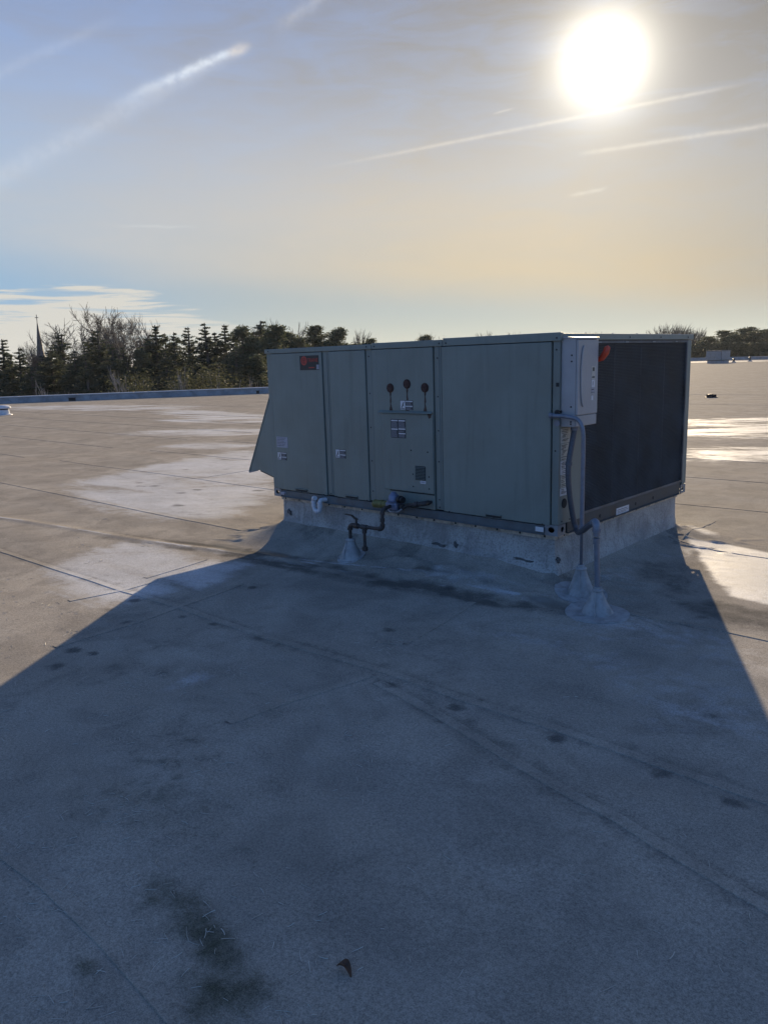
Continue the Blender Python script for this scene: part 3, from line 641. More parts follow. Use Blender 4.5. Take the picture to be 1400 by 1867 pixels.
# ---------------------------------------------------------------- the large rooftop unit
UX0, UY1, UH = -3.08, 2.215, 1.38
def screws(parent, mesh, pts, rot):
    for p in pts:
        o = bpy.data.objects.new('screw', mesh); COL.objects.link(o); o.parent = parent; o.location = p; o.rotation_euler = rot
        if parent.parent is None: o.location = Vector(p)-Vector(parent.location)
FRONT = (R(90), 0, 0); SIDE = (0, R(90), 0)
def Z(z): return ZB+z
def warn_label(parent, x0, z1, w, h, y):
    """white pictogram field beside two dark text blocks with pale rules"""
    mb = MB(); zt = Z(z1)
    mb.box(x0, x0+w, y-.0012, y, zt-h, zt, 1)
    mb.box(x0+.003, x0+w*.40, y-.002, y-.0013, zt-h+.003, zt-.003, 0)
    cx, cz = x0+w*.22, zt-h*.5
    mb.prism([(cx-.016, cz-.020), (cx-.004, cz+.004), (cx+.004, cz+.022), (cx+.014, cz+.026), (cx+.006, cz+.006), (cx+.008, cz-.006), (cx-.002, cz-.008), (cx-.008, cz-.022)], 1, y-.0028, y-.0021, 1)
    mb.box(x0+.008, x0+w*.36, y-.0028, y-.0021, zt-h+.008, zt-h+.013, 1)
    for k in range(2):
        za = zt-.004-k*h*.5; mb.box(x0+w*.44, x0+w*.97, y-.002, y-.0013, za-.008, za, 0)
        for j in range(3): mb.box(x0+w*.46, x0+w*(.93-.1*(j % 2)), y-.002, y-.0013, za-.016-j*.008, za-.0135-j*.008, 2)
    return mb.build('warning_label', ['sticker_white', 'print_dark', 'sticker_grey'], parent)
def unit():
    root = thing('rooftop_unit', 'large grey-green packaged rooftop air conditioner on a pale curb in the foreground', 'air conditioner', (-1.54, 1.1, ZB))
    sd = MB().lathe((0, 0, 0), [(.006, 0), (.006, .002), (.003, .004)], 8).mesh('screw', 'screw_dark')
    ss_ = MB().lathe((0, 0, 0), [(.007, 0), (.007, .003), (.003, .006)], 8).mesh('screw', 'screw_steel')
    P, G = 'cabinet_paint', 'post_paint'
    # carcass, a little inside the skins
    MB().box(UX0+.03, -.03, .03, UY1-.03, Z(.04), Z(1.345)).build('cabinet', 'gap_dark', root)
    # base rails and pierced corner brackets
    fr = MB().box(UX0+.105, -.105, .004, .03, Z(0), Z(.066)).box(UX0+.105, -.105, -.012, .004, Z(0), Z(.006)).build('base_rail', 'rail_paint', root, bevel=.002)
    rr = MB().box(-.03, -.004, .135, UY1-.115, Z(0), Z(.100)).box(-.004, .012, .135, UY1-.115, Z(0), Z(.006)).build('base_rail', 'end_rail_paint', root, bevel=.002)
    MB().box(UX0+.004, UX0+.03, .105, UY1-.105, Z(0), Z(.066)).build('base_rail', 'rail_paint', root, bevel=.002)
    MB().box(UX0+.105, -.105, UY1-.03, UY1-.004, Z(0), Z(.066)).build('base_rail', 'rail_paint', root, bevel=.002)
    for cx, cy, sx, sy in ((0, 0, -1, 1), (UX0, 0, 1, 1), (0, UY1, -1, -1), (UX0, UY1, 1, -1)):
        mb = MB(); xa, xb = sorted((cx, cx+sx*.104)); ya, yb = sorted((cy, cy+sy*.104))
        fx = cx+sx*.052; fy = cy+sy*.064
        mb.plate_hole(1, cy, cy+sy*.006, xa, xb, Z(0), Z(.078), fx, Z(.042), .026, .020)
        mb.plate_hole(0, cx, cx+sx*.006, ya+(.0062 if sy > 0 else 0), yb-(0 if sy > 0 else .0062), Z(0), Z(.078), cx if False else fy, Z(.042), .022, .020)
        mb.build('corner_bracket', 'galvanised', root)
    # front posts and panels
    posts = [(UX0, -3.024), (-2.316, -2.242), (-1.795, -1.735), (-1.078, -1.010), (-.052, 0.0)]
    PO = []
    for i, (a, b) in enumerate(posts):
        o = MB().box(a, b, 0.0 if i not in (0, 4) else 0.0, .026, Z(.080), Z(1.34)).build('post', G, root, bevel=.003); PO.append(o)
    for i in (1, 3): MB().box(posts[i][0]+.018, posts[i][1]-.018, -.004, 0.0, Z(.085), Z(1.335)).build('post_rib', G, PO[i], bevel=.002)
    for i, zs in ((2, (1.28, .98, .70, .42, .163)), (3, (1.25, .96, .70, .46, .16, .10)), (1, (.075+.02,)), (4, (1.28, .6))):
        screws(PO[i], sd, [((posts[i][0]+posts[i][1])/2, -.0045 if i in (1, 3) else -.0005, Z(z)) for z in zs], FRONT)
    panels = [(-3.014, -2.325), (-2.232, -1.803), (-1.727, -1.087), (-1.001, -.061)]
    PN = []
    for a, b in panels:
        o = MB().box(a, b, -.010, .028, Z(.074), Z(1.332)).build('access_panel', P, root, bevel=.005); PN.append(o)
    for pn, a, b in ((0, -2.755, -2.583), (1, -2.092, -1.931), (3, -.606, -.455)):
        mb = MB(); mb.box(a, b, -.0115, -.0098, Z(.074), Z(.100), 0).box(a+.004, b-.004, -.022, -.0116, Z(.096), Z(.103), 0).box(a+.006, b-.006, -.0125, -.0116, Z(.078), Z(.0955), 1)
        mb.build('handle', [G, 'gap_dark'], PN[pn], bevel=.001)
    for i in (0, 1, 3): screws(PN[i], sd, [(panels[i][0]+(panels[i][1]-panels[i][0])*t, -.0105, Z(.078)) for t in (.06, .5, .94)], FRONT)
    # gas section: upper skin, drip ledge, burner door
    pn = PN[2]
    MB().prism([(-.0098, Z(.846)), (-.036, Z(.836)), (-.038, Z(.830)), (-.0098, Z(.836))], 0, -1.653, -1.089).build('drip_ledge', P, pn)
    dr = MB().box(-1.622, -1.089, -.019, -.0101, Z(.200), Z(.824)).build('burner_door', P, pn, bevel=.004)
    MB().box(-1.560, -1.089, -.0125, -.0101, Z(.190), Z(.1995)).build('door_gap', 'gap_dark', pn)
    screws(dr, sd, [(-1.315, -.0195, Z(.535)), (-1.145, -.0195, Z(.530)), (-1.30, -.0195, Z(.345)), (-1.135, -.0195, Z(.335)), (-1.30, -.0195, Z(.245)), (-1.135, -.0195, Z(.24))], FRONT)
    for x, z in ((-1.527, 1.025), (-1.349, 1.057), (-1.167, 1.028)):
        c = MB(); c.disc((x, -.010, Z(z)), (0, -1, 0), .037, .004, 22); c.disc((x, -.014, Z(z)), (0, -1, 0), .031, .006, 22)
        o = c.build('rusted_cap', 'rust', pn, smooth=30)
        rng = random.Random(int(x*1000)); pts_l = []; pts_r = []
        for i in range(9):
            t = i/8; zz = Z(z)-.030-(z-.030-.846)*t; w = .0065+.003*math.sin(i*2.1)+(.014 if i == 8 else .004*(t > .8)); j = rng.uniform(-.002, .002)
            pts_l.append((x-w+j, zz)); pts_r.append((x+w+j, zz))
        MB().prism(pts_l+pts_r[::-1], 1, -.0112, -.0102).build('rust_streak', 'rust_streak', pn)
    MB().prism([(-1.14, Z(.828)), (-1.10, Z(.828)), (-1.105, Z(.80)), (-1.125, Z(.79)), (-1.135, Z(.81))], 1, -.0202, -.0192).build('rust_streak', 'rust_streak', pn)
    warn_label(pn, -1.425, .929, .133, .076, -.0102)
    # four-block instruction label
    mb = MB(); x0, x1, z0, z1, y = -1.524, -1.365, .628, .779, -.0192
    mb.box(x0, x1, y-.001, y, Z(z0), Z(z1), 0)
    for cx0, cx1, heads in ((x0+.006, x0+.074, (.772, .703)), (x0+.084, x1-.006, (.772, .706, .670))):
        for hz in heads: mb.box(cx0, cx1, y-.0018, y-.0011, Z(hz-.010), Z(hz), 1)
        zz = .755
        while zz > z0+.008:
            if all(not (hz-.014 < zz < hz+.005) for hz in heads): mb.box(cx0, cx1-.006*(int(zz*1000) % 3), y-.0018, y-.0011, Z(zz-.002), Z(zz), 2)
            zz -= .0062
    mb.build('instruction_label', ['print_dark', 'sticker_white', 'sticker_grey'], dr)
    # louvred vent with nine slats
    lv = MB().box(-1.275, -1.170, -.0205, -.0192, Z(.302), Z(.415)).build('louver', 'gap_dark', dr)
    for i in range(9):
        zz = Z(.308+i*.0118); MB().prism([(-.0207, zz), (-.0275, zz+.002), (-.0275, zz+.0035), (-.0207, zz+.0062)], 0, -1.272, -1.173).build('louver_slat', P, lv if False else dr)
    MB().box(-1.225, -1.169, -.0204, -.0192, Z(.276), Z(.299), 0).box(-1.219, -1.176, -.0208, -.0205, Z(.283), Z(.293), 1).build('rating_sticker', ['sticker_white', 'sticker_grey'], dr)
    # nameplate with maker's mark
    y = -.0102; x0, x1, z0, z1 = -2.606, -2.357, 1.180, 1.306
    npl = MB().box(x0, x1, y-.002, y, Z(z0), Z(z1)).build('nameplate', 'sticker_black', PN[0], bevel=.001)
    cx, cz = x0+.058, Z(1.262)
    mk = MB(); mk.disc((cx, y-.0021, cz), (0, -1, 0), .040, .0008, 28, 0); mk.build('emblem', 'logo_red', PN[0])
    ring = MB(); ring.tube([(cx+.024*math.cos(t), y-.0034, cz+.024*math.sin(t)) for t in [2*math.pi*i/24 for i in range(22)]], .0022, 6); ring.box(cx-.018, cx+.018, y-.0042, y-.0030, cz+.004, cz+.0085); ring.box(cx-.003, cx+.002, y-.0042, y-.0030, cz-.018, cz+.006); ring.build('emblem_line', 'sticker_black', PN[0])
    text_mesh('TRANE', .046, 'lettering', 'logo_red', PN[0], (x0+.105, y-.0028, Z(1.250)), (1, 0, 0), (0, 0, 1), (0, -1, 0), xs=.94)
    MB().box(x0+.118, x1-.055, y-.0030, y-.0021, Z(1.198), Z(1.205)).build('printed_line', 'logo_red', PN[0])
    MB().box(x1-.030, x1+.002, y-.0035, y-.0022, Z(1.186), Z(1.226)).build('inspection_sticker', 'sticker_grey', PN[0])
    # papers on the first and second panels
    mb = MB().box(-2.987, -2.829, -.0118, -.0102, Z(.473), Z(.573), 0)
    for k in range(6): mb.box(-2.978, -2.855-.012*(k % 3), -.0122, -.0119, Z(.560-k*.014), Z(.563-k*.014), 1)
    mb.build('notice', ['sticker_grey', 'print_dark'], PN[0])
    warn_label(PN[0], -2.985, .429, .130, .075, -.0102); warn_label(PN[1], -2.192, .498, .126, .078, -.0102)
    MB().box(-2.968, -2.915, -.0135, -.0122, Z(.022), Z(.050)).build('rail_sticker', 'sticker_grey', fr)
    MB().box(-.172, -.106, -.0135, -.0122, Z(.022), Z(.056)).build('rail_sticker', 'sticker_white', fr)
    MB().box(-2.962, -2.91, .0025, .0038, Z(.025), Z(.05)).build('rail_sticker', 'sticker_grey', fr)
    # cap flashings and top sheets
    for a, b, zt in ((UX0-.012, -1.722, 1.376), (-1.718, -.988, 1.384), (-.984, .012, 1.393)):
        cp = MB().box(a, b, -.014, .020, Z(1.336), Z(zt)).build('cap_flashing', P, root, bevel=.004)
        screws(cp, sd, [(a+(b-a)*t, -.0145, Z(1.357)) for t in ((.04, .96) if a < -1 else (.03, .97))], FRONT)
    MB().box(-.020, .012, .0205, UY1+.012, Z(1.342), Z(1.386)).build('cap_flashing', P, root, bevel=.004)
    ce = root.children[-1]; screws(ce, sd, [(.0125, y_, Z(1.362)) for y_ in (.45, 1.0, 1.55, 2.10)], SIDE); screws(ce, ss_, [(-.004, y_, Z(1.386)) for y_ in (.35, .75, 1.15, 1.55, 1.95)], (0, 0, 0))
    MB().box(UX0-.012, -.0205, UY1-.02, UY1+.012, Z(1.336), Z(1.376)).build('cap_flashing', P, root, bevel=.004)
    MB().box(UX0-.012, UX0+.02, .0205, UY1-.0205, Z(1.336), Z(1.374)).build('cap_flashing', P, root, bevel=.004)
    for a, b, z in ((UX0+.0205, -1.72, 1.362), (-1.7195, -.986, 1.366), (-.9855, -.0205, 1.368)): MB().box(a, b, .0205, UY1-.0205, Z(1.346), Z(z)).build('top_sheet', P, root)
    # left end and back skins
    MB().box(UX0, UX0+.026, .0265, UY1-.0265, Z(.080), Z(1.335)).build('end_panel', P, root, bevel=.003)
    for a, b in ((UX0, -2.0), (-1.99, -1.0), (-.99, 0)): MB().box(a, b, UY1-.026, UY1, Z(.080), Z(1.335)).build('back_panel', P, root, bevel=.004)
    # outside-air hood
    side = [(UX0, Z(.965)), (-3.470, Z(.205)), (-3.315, Z(.228)), (UX0, Z(.172))]
    MB().prism(side, 1, .022, .028).build('hood_side', P, root); MB().prism(side, 1, 2.14, 2.146).build('hood_side', P, root)
    hd = MB().prism([(UX0, Z(.975)), (UX0, Z(.966)), (-3.470, Z(.206)), (-3.482, Z(.200)), (-3.474, Z(.222))], 1, .016, 2.152).build('hood_top', P, root)
    MB().prism([(-3.482, Z(.199)), (-3.470, Z(.205)), (-3.330, Z(.226)), (-3.330, Z(.220)), (-3.468, Z(.190))], 1, .0155, .0215).build('hood_lip', 'galvanised', root)
    MB().prism([(-3.31, Z(.225)), (-3.315, Z(.215)), (UX0, Z(.160)), (UX0, Z(.170))], 1, .03, 2.14).build('mist_screen', 'gap_dark', root)
    # condenser end: corner panel, coil with guard, far post
    ep = MB().box(-.026, 0.0, .0265, .335, Z(.080), Z(1.340)).build('end_panel', P, root, bevel=.003)
    MB().disc((.0002, .080, Z(.226)), (1, 0, 0), .034, .003, 22).build('knockout', 'gap_dark', ep)
    screws(ep, sd, [(.0005, y_, Z(z_)) for y_, z_ in ((.318, .62), (.318, .42), (.318, .2), (.16, .10), (.2, .13), (.05, .10))], SIDE)
    zt = .750
    for k, (hh, mat) in enumerate(((.105, 'sticker_cream'), (.118, 'sticker_cream'), (.100, 'sticker_white'), (.090, 'sticker_cream'), (.058, 'sticker_white'))):
        mb = MB().box(.0003, .0013, .022+.004*(k % 2), .150-.006*(k % 3), Z(zt-hh+.004), Z(zt), 0); rng = random.Random(k)
        zz = zt-.008
        while zz > zt-hh+.012:
            a = .030+rng.uniform(0, .02); mb.box(.0014, .0018, a, a+rng.uniform(.03, .09), Z(zz-.004), Z(zz), 1); zz -= rng.choice((.008, .011, .016))
        mb.build('data_label', [mat, 'print_dark'], ep); zt -= hh
    MB().box(.0003, .010, -.0 +.004, .022, Z(.86), Z(.876)).build('label_edge', 'gap_dark', ep)
    coil = MB().box(-.029, -.020, .337, 2.135, Z(.104), Z(1.335)).build('condenser_coil', 'coil_black', root)
    fr_ = MB()
    for a, b, c, d in ((.337, .352, .102, 1.338), (2.12, 2.137, .102, 1.338)): fr_.box(-.0195, .0, a, b, Z(c), Z(d))
    fr_.box(-.0195, .0, .3525, 2.1195, Z(.102), Z(.122)).box(-.0195, 0, .3525, 2.1195, Z(1.318), Z(1.338)); fr_.build('coil_frame', 'fin_black', coil)
    g = MB(); zz = .130
    while zz < 1.312: g.prism([(-.0185, Z(zz)), (-.006, Z(zz+.001)), (-.006, Z(zz+.0022)), (-.0185, Z(zz+.004))], 1, .3527, 2.1193); zz += .0112
    for k in range(1, 4): yy = .3525+1.767*k/4; g.box(-.0055, -.0035, yy, yy+.0025, Z(.123), Z(1.317))
    go = g.build('coil_fins', 'fin_black', coil); go['kind'] = 'stuff'
    for y_ in (.52, .95, 1.42, 1.86): MB().box(.0002, .004, y_, y_+.05, Z(1.322), Z(1.330)).build('clip', 'galvanised', coil)
    MB().box(-.026, 0.0, 2.139, UY1-.0265, Z(.080), Z(1.340)).build('post', G, root, bevel=.003)
    MB().box(-.0035, -.0025, .885, 1.100, Z(.004), Z(.058), 0).box(-.0024, -.0020, .90, 1.07, Z(.040), Z(.044), 1).box(-.0024, -.0020, .90, 1.085, Z(.028), Z(.031), 1).box(-.0024, -.0020, .90, 1.05, Z(.018), Z(.021), 1).build('rail_label', ['sticker_white', 'print_dark'], rr)
    for y_ in (.62, 1.22, 1.55): MB().disc((-.0038, y_, Z(.045)), (1, 0, 0), .014, .001, 14).build('rail_hole', 'gap_dark', rr)
    # electrical disconnect on the near corner
    bx0, bx1, by0, by1, bz0, bz1 = .0005, .108, .018, .300, .765, 1.352
    bo = MB().box(bx0, bx1, by0, by1, Z(bz0), Z(bz1)).build('disconnect_box', 'box_grey', root, bevel=.004)
    MB().prism([(bx0, Z(bz1)), (bx1+.02, Z(bz1-.006)), (bx1+.02, Z(bz1+.004)), (bx0, Z(bz1+.012))], 1, by0-.006, by1+.006).build('rain_lip', 'box_grey', bo)
    MB().box(bx1+.0003, bx1+.016, by0+.002, by1-.002, Z(bz0+.078), Z(bz1-.012)).build('box_door', 'box_grey', bo, bevel=.006)
    MB().box(bx1+.0003, bx1+.010, by0+.002, by1-.002, Z(bz0+.004), Z(bz0+.074)).build('lower_cover', 'box_grey', bo, bevel=.004)
    pts = [(by0+.070+.044*math.cos(t)*(1 if math.cos(t) > 0 else .9), Z(1.10)+.205*math.sin(t)) for t in [2*math.pi*i/24 for i in range(24)]]
    MB().prism(pts, 0, bx1+.0162, bx1+.026).build('door_emboss', 'box_grey', bo, bevel=.005)
    mb = MB(); y0_ = by0+.185
    mb.box(bx1+.0163, bx1+.0172, y0_, y0_+.052, Z(1.075), Z(1.165), 0); mb.box(bx1+.0173, bx1+.0177, y0_+.012, y0_+.040, Z(1.130), Z(1.155), 1); mb.box(bx1+.0173, bx1+.0177, y0_+.008, y0_+.044, Z(1.085), Z(1.095), 1); mb.build('caution_label', ['sticker_cream', 'print_dark'], bo)
    mb = MB(); mb.box(bx1+.0163, bx1+.0172, y0_+.004, y0_+.050, Z(1.022), Z(1.072), 0); mb.box(bx1+.0173, bx1+.0177, y0_+.018, y0_+.024, Z(1.035), Z(1.062), 1); mb.build('caution_label', ['sticker_white', 'print_dark'], bo)
    mb = MB(); mb.box(bx1+.0163, bx1+.0170, y0_, y0_+.050, Z(.982), Z(1.018), 0); mb.box(bx1+.0171, bx1+.0175, y0_+.006, y0_+.036, Z(1.004), Z(1.010), 1); mb.box(bx1+.0171, bx1+.0175, y0_, y0_+.046, Z(.986), Z(.989), 1); mb.build('caution_label', ['sticker_grey', 'print_dark'], bo)
    MB().box(bx1+.0163, bx1+.0170, y0_+.004, y0_+.030, Z(.935), Z(.965)).build('caution_label', 'sticker_white', bo)
    screws(bo, sd, [(bx1-.03, by0-.0005, Z(z)) for z in (1.24, 1.20, .90, .80, .785)], FRONT)
    # red lever on the far side of the box
    lv = MB(); lv.disc((.060, by1, Z(1.235)), (0, 1, 0), .030, .022, 18); lv.build('lever_hub', 'sticker_black', bo, smooth=30)
    lv = MB(); lv.tube([(.062, by1+.024, Z(1.215)), (.085, by1+.040, Z(1.200)), (.125, by1+.045, Z(1.215)), (.150, by1+.050, Z(1.250)), (.160, by1+.052, Z(1.285)), (.156, by1+.050, Z(1.297))], [.010, .016, .021, .023, .021, .010], 12); lv.build('lever', 'handle_red', bo, smooth=50)
    # small fittings on the near front post
    MB().box(-.026, -.003, -.003, .0, Z(1.035), Z(1.062)).build('knockout', 'gap_dark', PO[4])
    MB().disc((-.013, -.0002, Z(.862)), (0, -1, 0), .020, .006, 16).build('knockout_plug', 'screw_dark', PO[4])
    MB().disc((-.013, -.0002, Z(.790)), (0, -1, 0), .022, .010, 18).build('knockout_plug', 'conduit_grey', PO[4], smooth=30)
    return root
UNIT = unit()
#@@UNIT

# ---------------------------------------------------------------- pipes, boots, trap
def boot(name, label, x, y, rs, rb, rt, h, seed, group=None):
    z = surf1(x, y)
    root = thing(name, label, 'pipe boot', (x, y, z), group); rng = random.Random(seed)
    ph = [rng.uniform(0, 6.28) for _ in range(5)]
    def wob(a, j): return .05*math.sin(2*a+ph[0]+j*.25)+.028*math.sin(5*a+ph[1]-j*.3)
    vs = []; seg = 48; prof = [(rs*1.005, -.002), (rs, .009), (rb*1.10, .008), (rb*.62, .014)]
    for (r, dz) in prof:
        for k in range(seg):
            a = 2*math.pi*k/seg; rr = r*(1+.015*math.sin(2*a+ph[3])+.006*math.sin(5*a+ph[4])); px, py = x+rr*math.cos(a), y+rr*math.sin(a); vs.append((px, py, surf1(px, py)+dz))
    fs = [(j*seg+k, j*seg+(k+1) % seg, (j+1)*seg+(k+1) % seg, (j+1)*seg+k) for j in range(3) for k in range(seg)]
    MB().add(vs, fs).build('skirt', 'boot_membrane', root, smooth=50)
    n = 9; pr = []
    for i in range(n):
        t = i/(n-1); pr.append((rt+(rb*1.03-rt)*(1-t)**1.12, -.01+(h+.01)*t))
    MB().lathe((x, y, z), pr, 40, 0, wob).build('cone', 'boot_membrane', root, smooth=60)
    # the glued lap running up the cone, facing the camera
    a0 = math.atan2(-.85, .1)+rng.uniform(-.3, .3); L = MB(); pts = []
    for i in range(8):
        t = i/7; r = (rt+(rb*1.05-rt)*(1-t)**1.12)+.002; aa = a0+.25*(1-t)+.05*math.sin(i*1.9); pts.append((x+r*math.cos(aa), y+r*math.sin(aa), z+.004+h*.97*t))
    L.tube(pts, [.0045+.002*math.sin(i*2.2+seed) for i in range(8)], 6); L.build('lap_fold', 'boot_membrane', root, smooth=60)
    MB().lathe((x, y, z+h-.016), [(rt+.004, 0), (rt+.009, .004), (rt+.008, .016), (rt+.001, .022)], 24).build('collar', 'boot_membrane', root, smooth=60)
    return z+h
EL_Z = boot('pipe_boot', 'foremost membrane boot with wide round skirt around the thick electrical pipe', .452, -.272, .200, .104, .026, .165, 1)
CO_Z = boot('pipe_boot', 'membrane boot close to the unit corner around the thin grey conduit', .20, -.03, .175, .092, .030, .185, 2)
GA_Z = boot('pipe_boot', 'small pale cone boot around the gas pipe left of the corner', -1.785, -.27, .118, .098, .034, .155, 3)

def ring_at(mb, p, d, r, w, seg=14, mi=0):
    p = Vector(p); d = Vector(d).normalized(); mb.tube([p-d*w, p+d*w], r, seg, mi)
def arc(c, a, b, n=7):
    """quarter bend from point a to point b about corner c"""
    a, b, c = Vector(a), Vector(b), Vector(c)
    return [((1-t)**2)*a+2*t*(1-t)*c+t*t*b for t in [i/(n-1) for i in range(n)]]
def conduit():
    root = thing('electrical_conduit', 'thin grey conduit bending off the unit corner down into the rear boot', 'conduit', (.20, -.03, CO_Z-.03))
    p = [(-.049, -.034, Z(.842)), (.05, -.038, Z(.842)), (.11, -.036, Z(.836))]+arc((.195, -.034, Z(.825)), (.13, -.036, Z(.832)), (.2, -.03, Z(.70)), 9)+[(.2, -.03, Z(.4)), (.2, -.03, Z(.10))]
    MB().tube(p, .0145, 14).build('bent_tube', 'conduit_grey', root, smooth=60)
    MB().tube([(.2, -.03, Z(.10)), (.2, -.03, CO_Z-.05)], .0105, 12).build('lower_tube', 'flex_dark', root, smooth=60)
    mb = MB(); ring_at(mb, (-.040, -.034, Z(.842)), (1, 0, 0), .020, .012); mb.box(-.056, -.030, -.034, -.001, Z(.828), Z(.856)); mb.build('connector', 'conduit_grey', root, smooth=40)
    mb = MB(); ring_at(mb, (.2, -.03, Z(.10)), (0, 0, 1), .018, .014); mb.build('coupling', 'conduit_grey', root, smooth=40)
    mb = MB(); ring_at(mb, (.2, -.03, CO_Z+.012), (0, 0, 1), .022, .010); mb.build('sealant', 'boot_membrane', root, smooth=40)
    root = thing('flexible_conduit', 'dark flexible conduit hanging from the grey disconnect box to the riser elbow', 'conduit', (.08, .20, Z(.02)))
    P = [(.055, .115, Z(.77)), (.055, .110, Z(.74)), (.050, .082, Z(.63)), (.048, .053, Z(.522)), (.048, .048, Z(.42)), (.050, .070, Z(.28)), (.055, .110, Z(.13)), (.06, .132, Z(.065)), (.09, .105, Z(.035)), (.15, .03, Z(.045)), (.235, -.065, Z(.092)), (.32, -.16, Z(.148)), (.405, -.250, Z(.192))]
    Q = []
    for i in range(len(P)-1):                                   # Catmull-Rom
        p0, p1, p2, p3 = [Vector(P[max(0, min(len(P)-1, j))]) for j in (i-1, i, i+1, i+2)]
        for k in range(6):
            t = k/6; Q.append(.5*((2*p1)+(p2-p0)*t+(2*p0-5*p1+4*p2-p3)*t*t+(3*p1-p0-3*p2+p3)*t**3))
    Q.append(Vector(P[-1])); MB().tube(Q, [.0195+.0008*(i % 2) for i in range(len(Q))], 12).build('sheath', 'flex_dark', root, smooth=60)
    mb = MB(); ring_at(mb, (.055, .112, Z(.752)), (0, 0, 1), .028, .016); mb.build('connector', 'conduit_grey', root, smooth=40)
    mb = MB(); ring_at(mb, (.048, .052, Z(.51)), (.0, .2, 1), .024, .012); mb.build('strap', 'flex_dark', root, smooth=40)
    root = thing('electrical_riser', 'thick blue-grey electrical pipe with elbow rising from the foremost boot', 'pipe', (.452, -.272, EL_Z-.03))
    MB().tube([(.452, -.272, EL_Z-.05), (.440, -.280, Z(.10))], .0175, 16).build('pipe', 'conduit_grey', root, smooth=60)
    mb = MB(); ring_at(mb, (.440, -.280, Z(.085)), (0, 0, 1), .022, .018); ring_at(mb, (.440, -.280, Z(.128)), (0, 0, 1), .021, .012); mb.build('coupling', 'conduit_grey', root, smooth=40)
    mb = MB(); mb.tube(arc((.440, -.282, Z(.232)), (.440, -.280, Z(.135)), (.388, -.232, Z(.185)), 8), [.021, .022, .024, .025, .025, .024, .023, .023], 14); mb.build('elbow', 'conduit_grey', root, smooth=60)
    mb = MB(); ring_at(mb, (.440, -.280, Z(.150)), (0, 0, 1), .029, .008, 8); mb.build('lock_nut', 'conduit_grey', root)
    mb = MB(); ring_at(mb, (.452, -.272, EL_Z+.006), (0, 0, 1), .025, .010); mb.build('sealant', 'boot_membrane', root, smooth=40)
conduit()

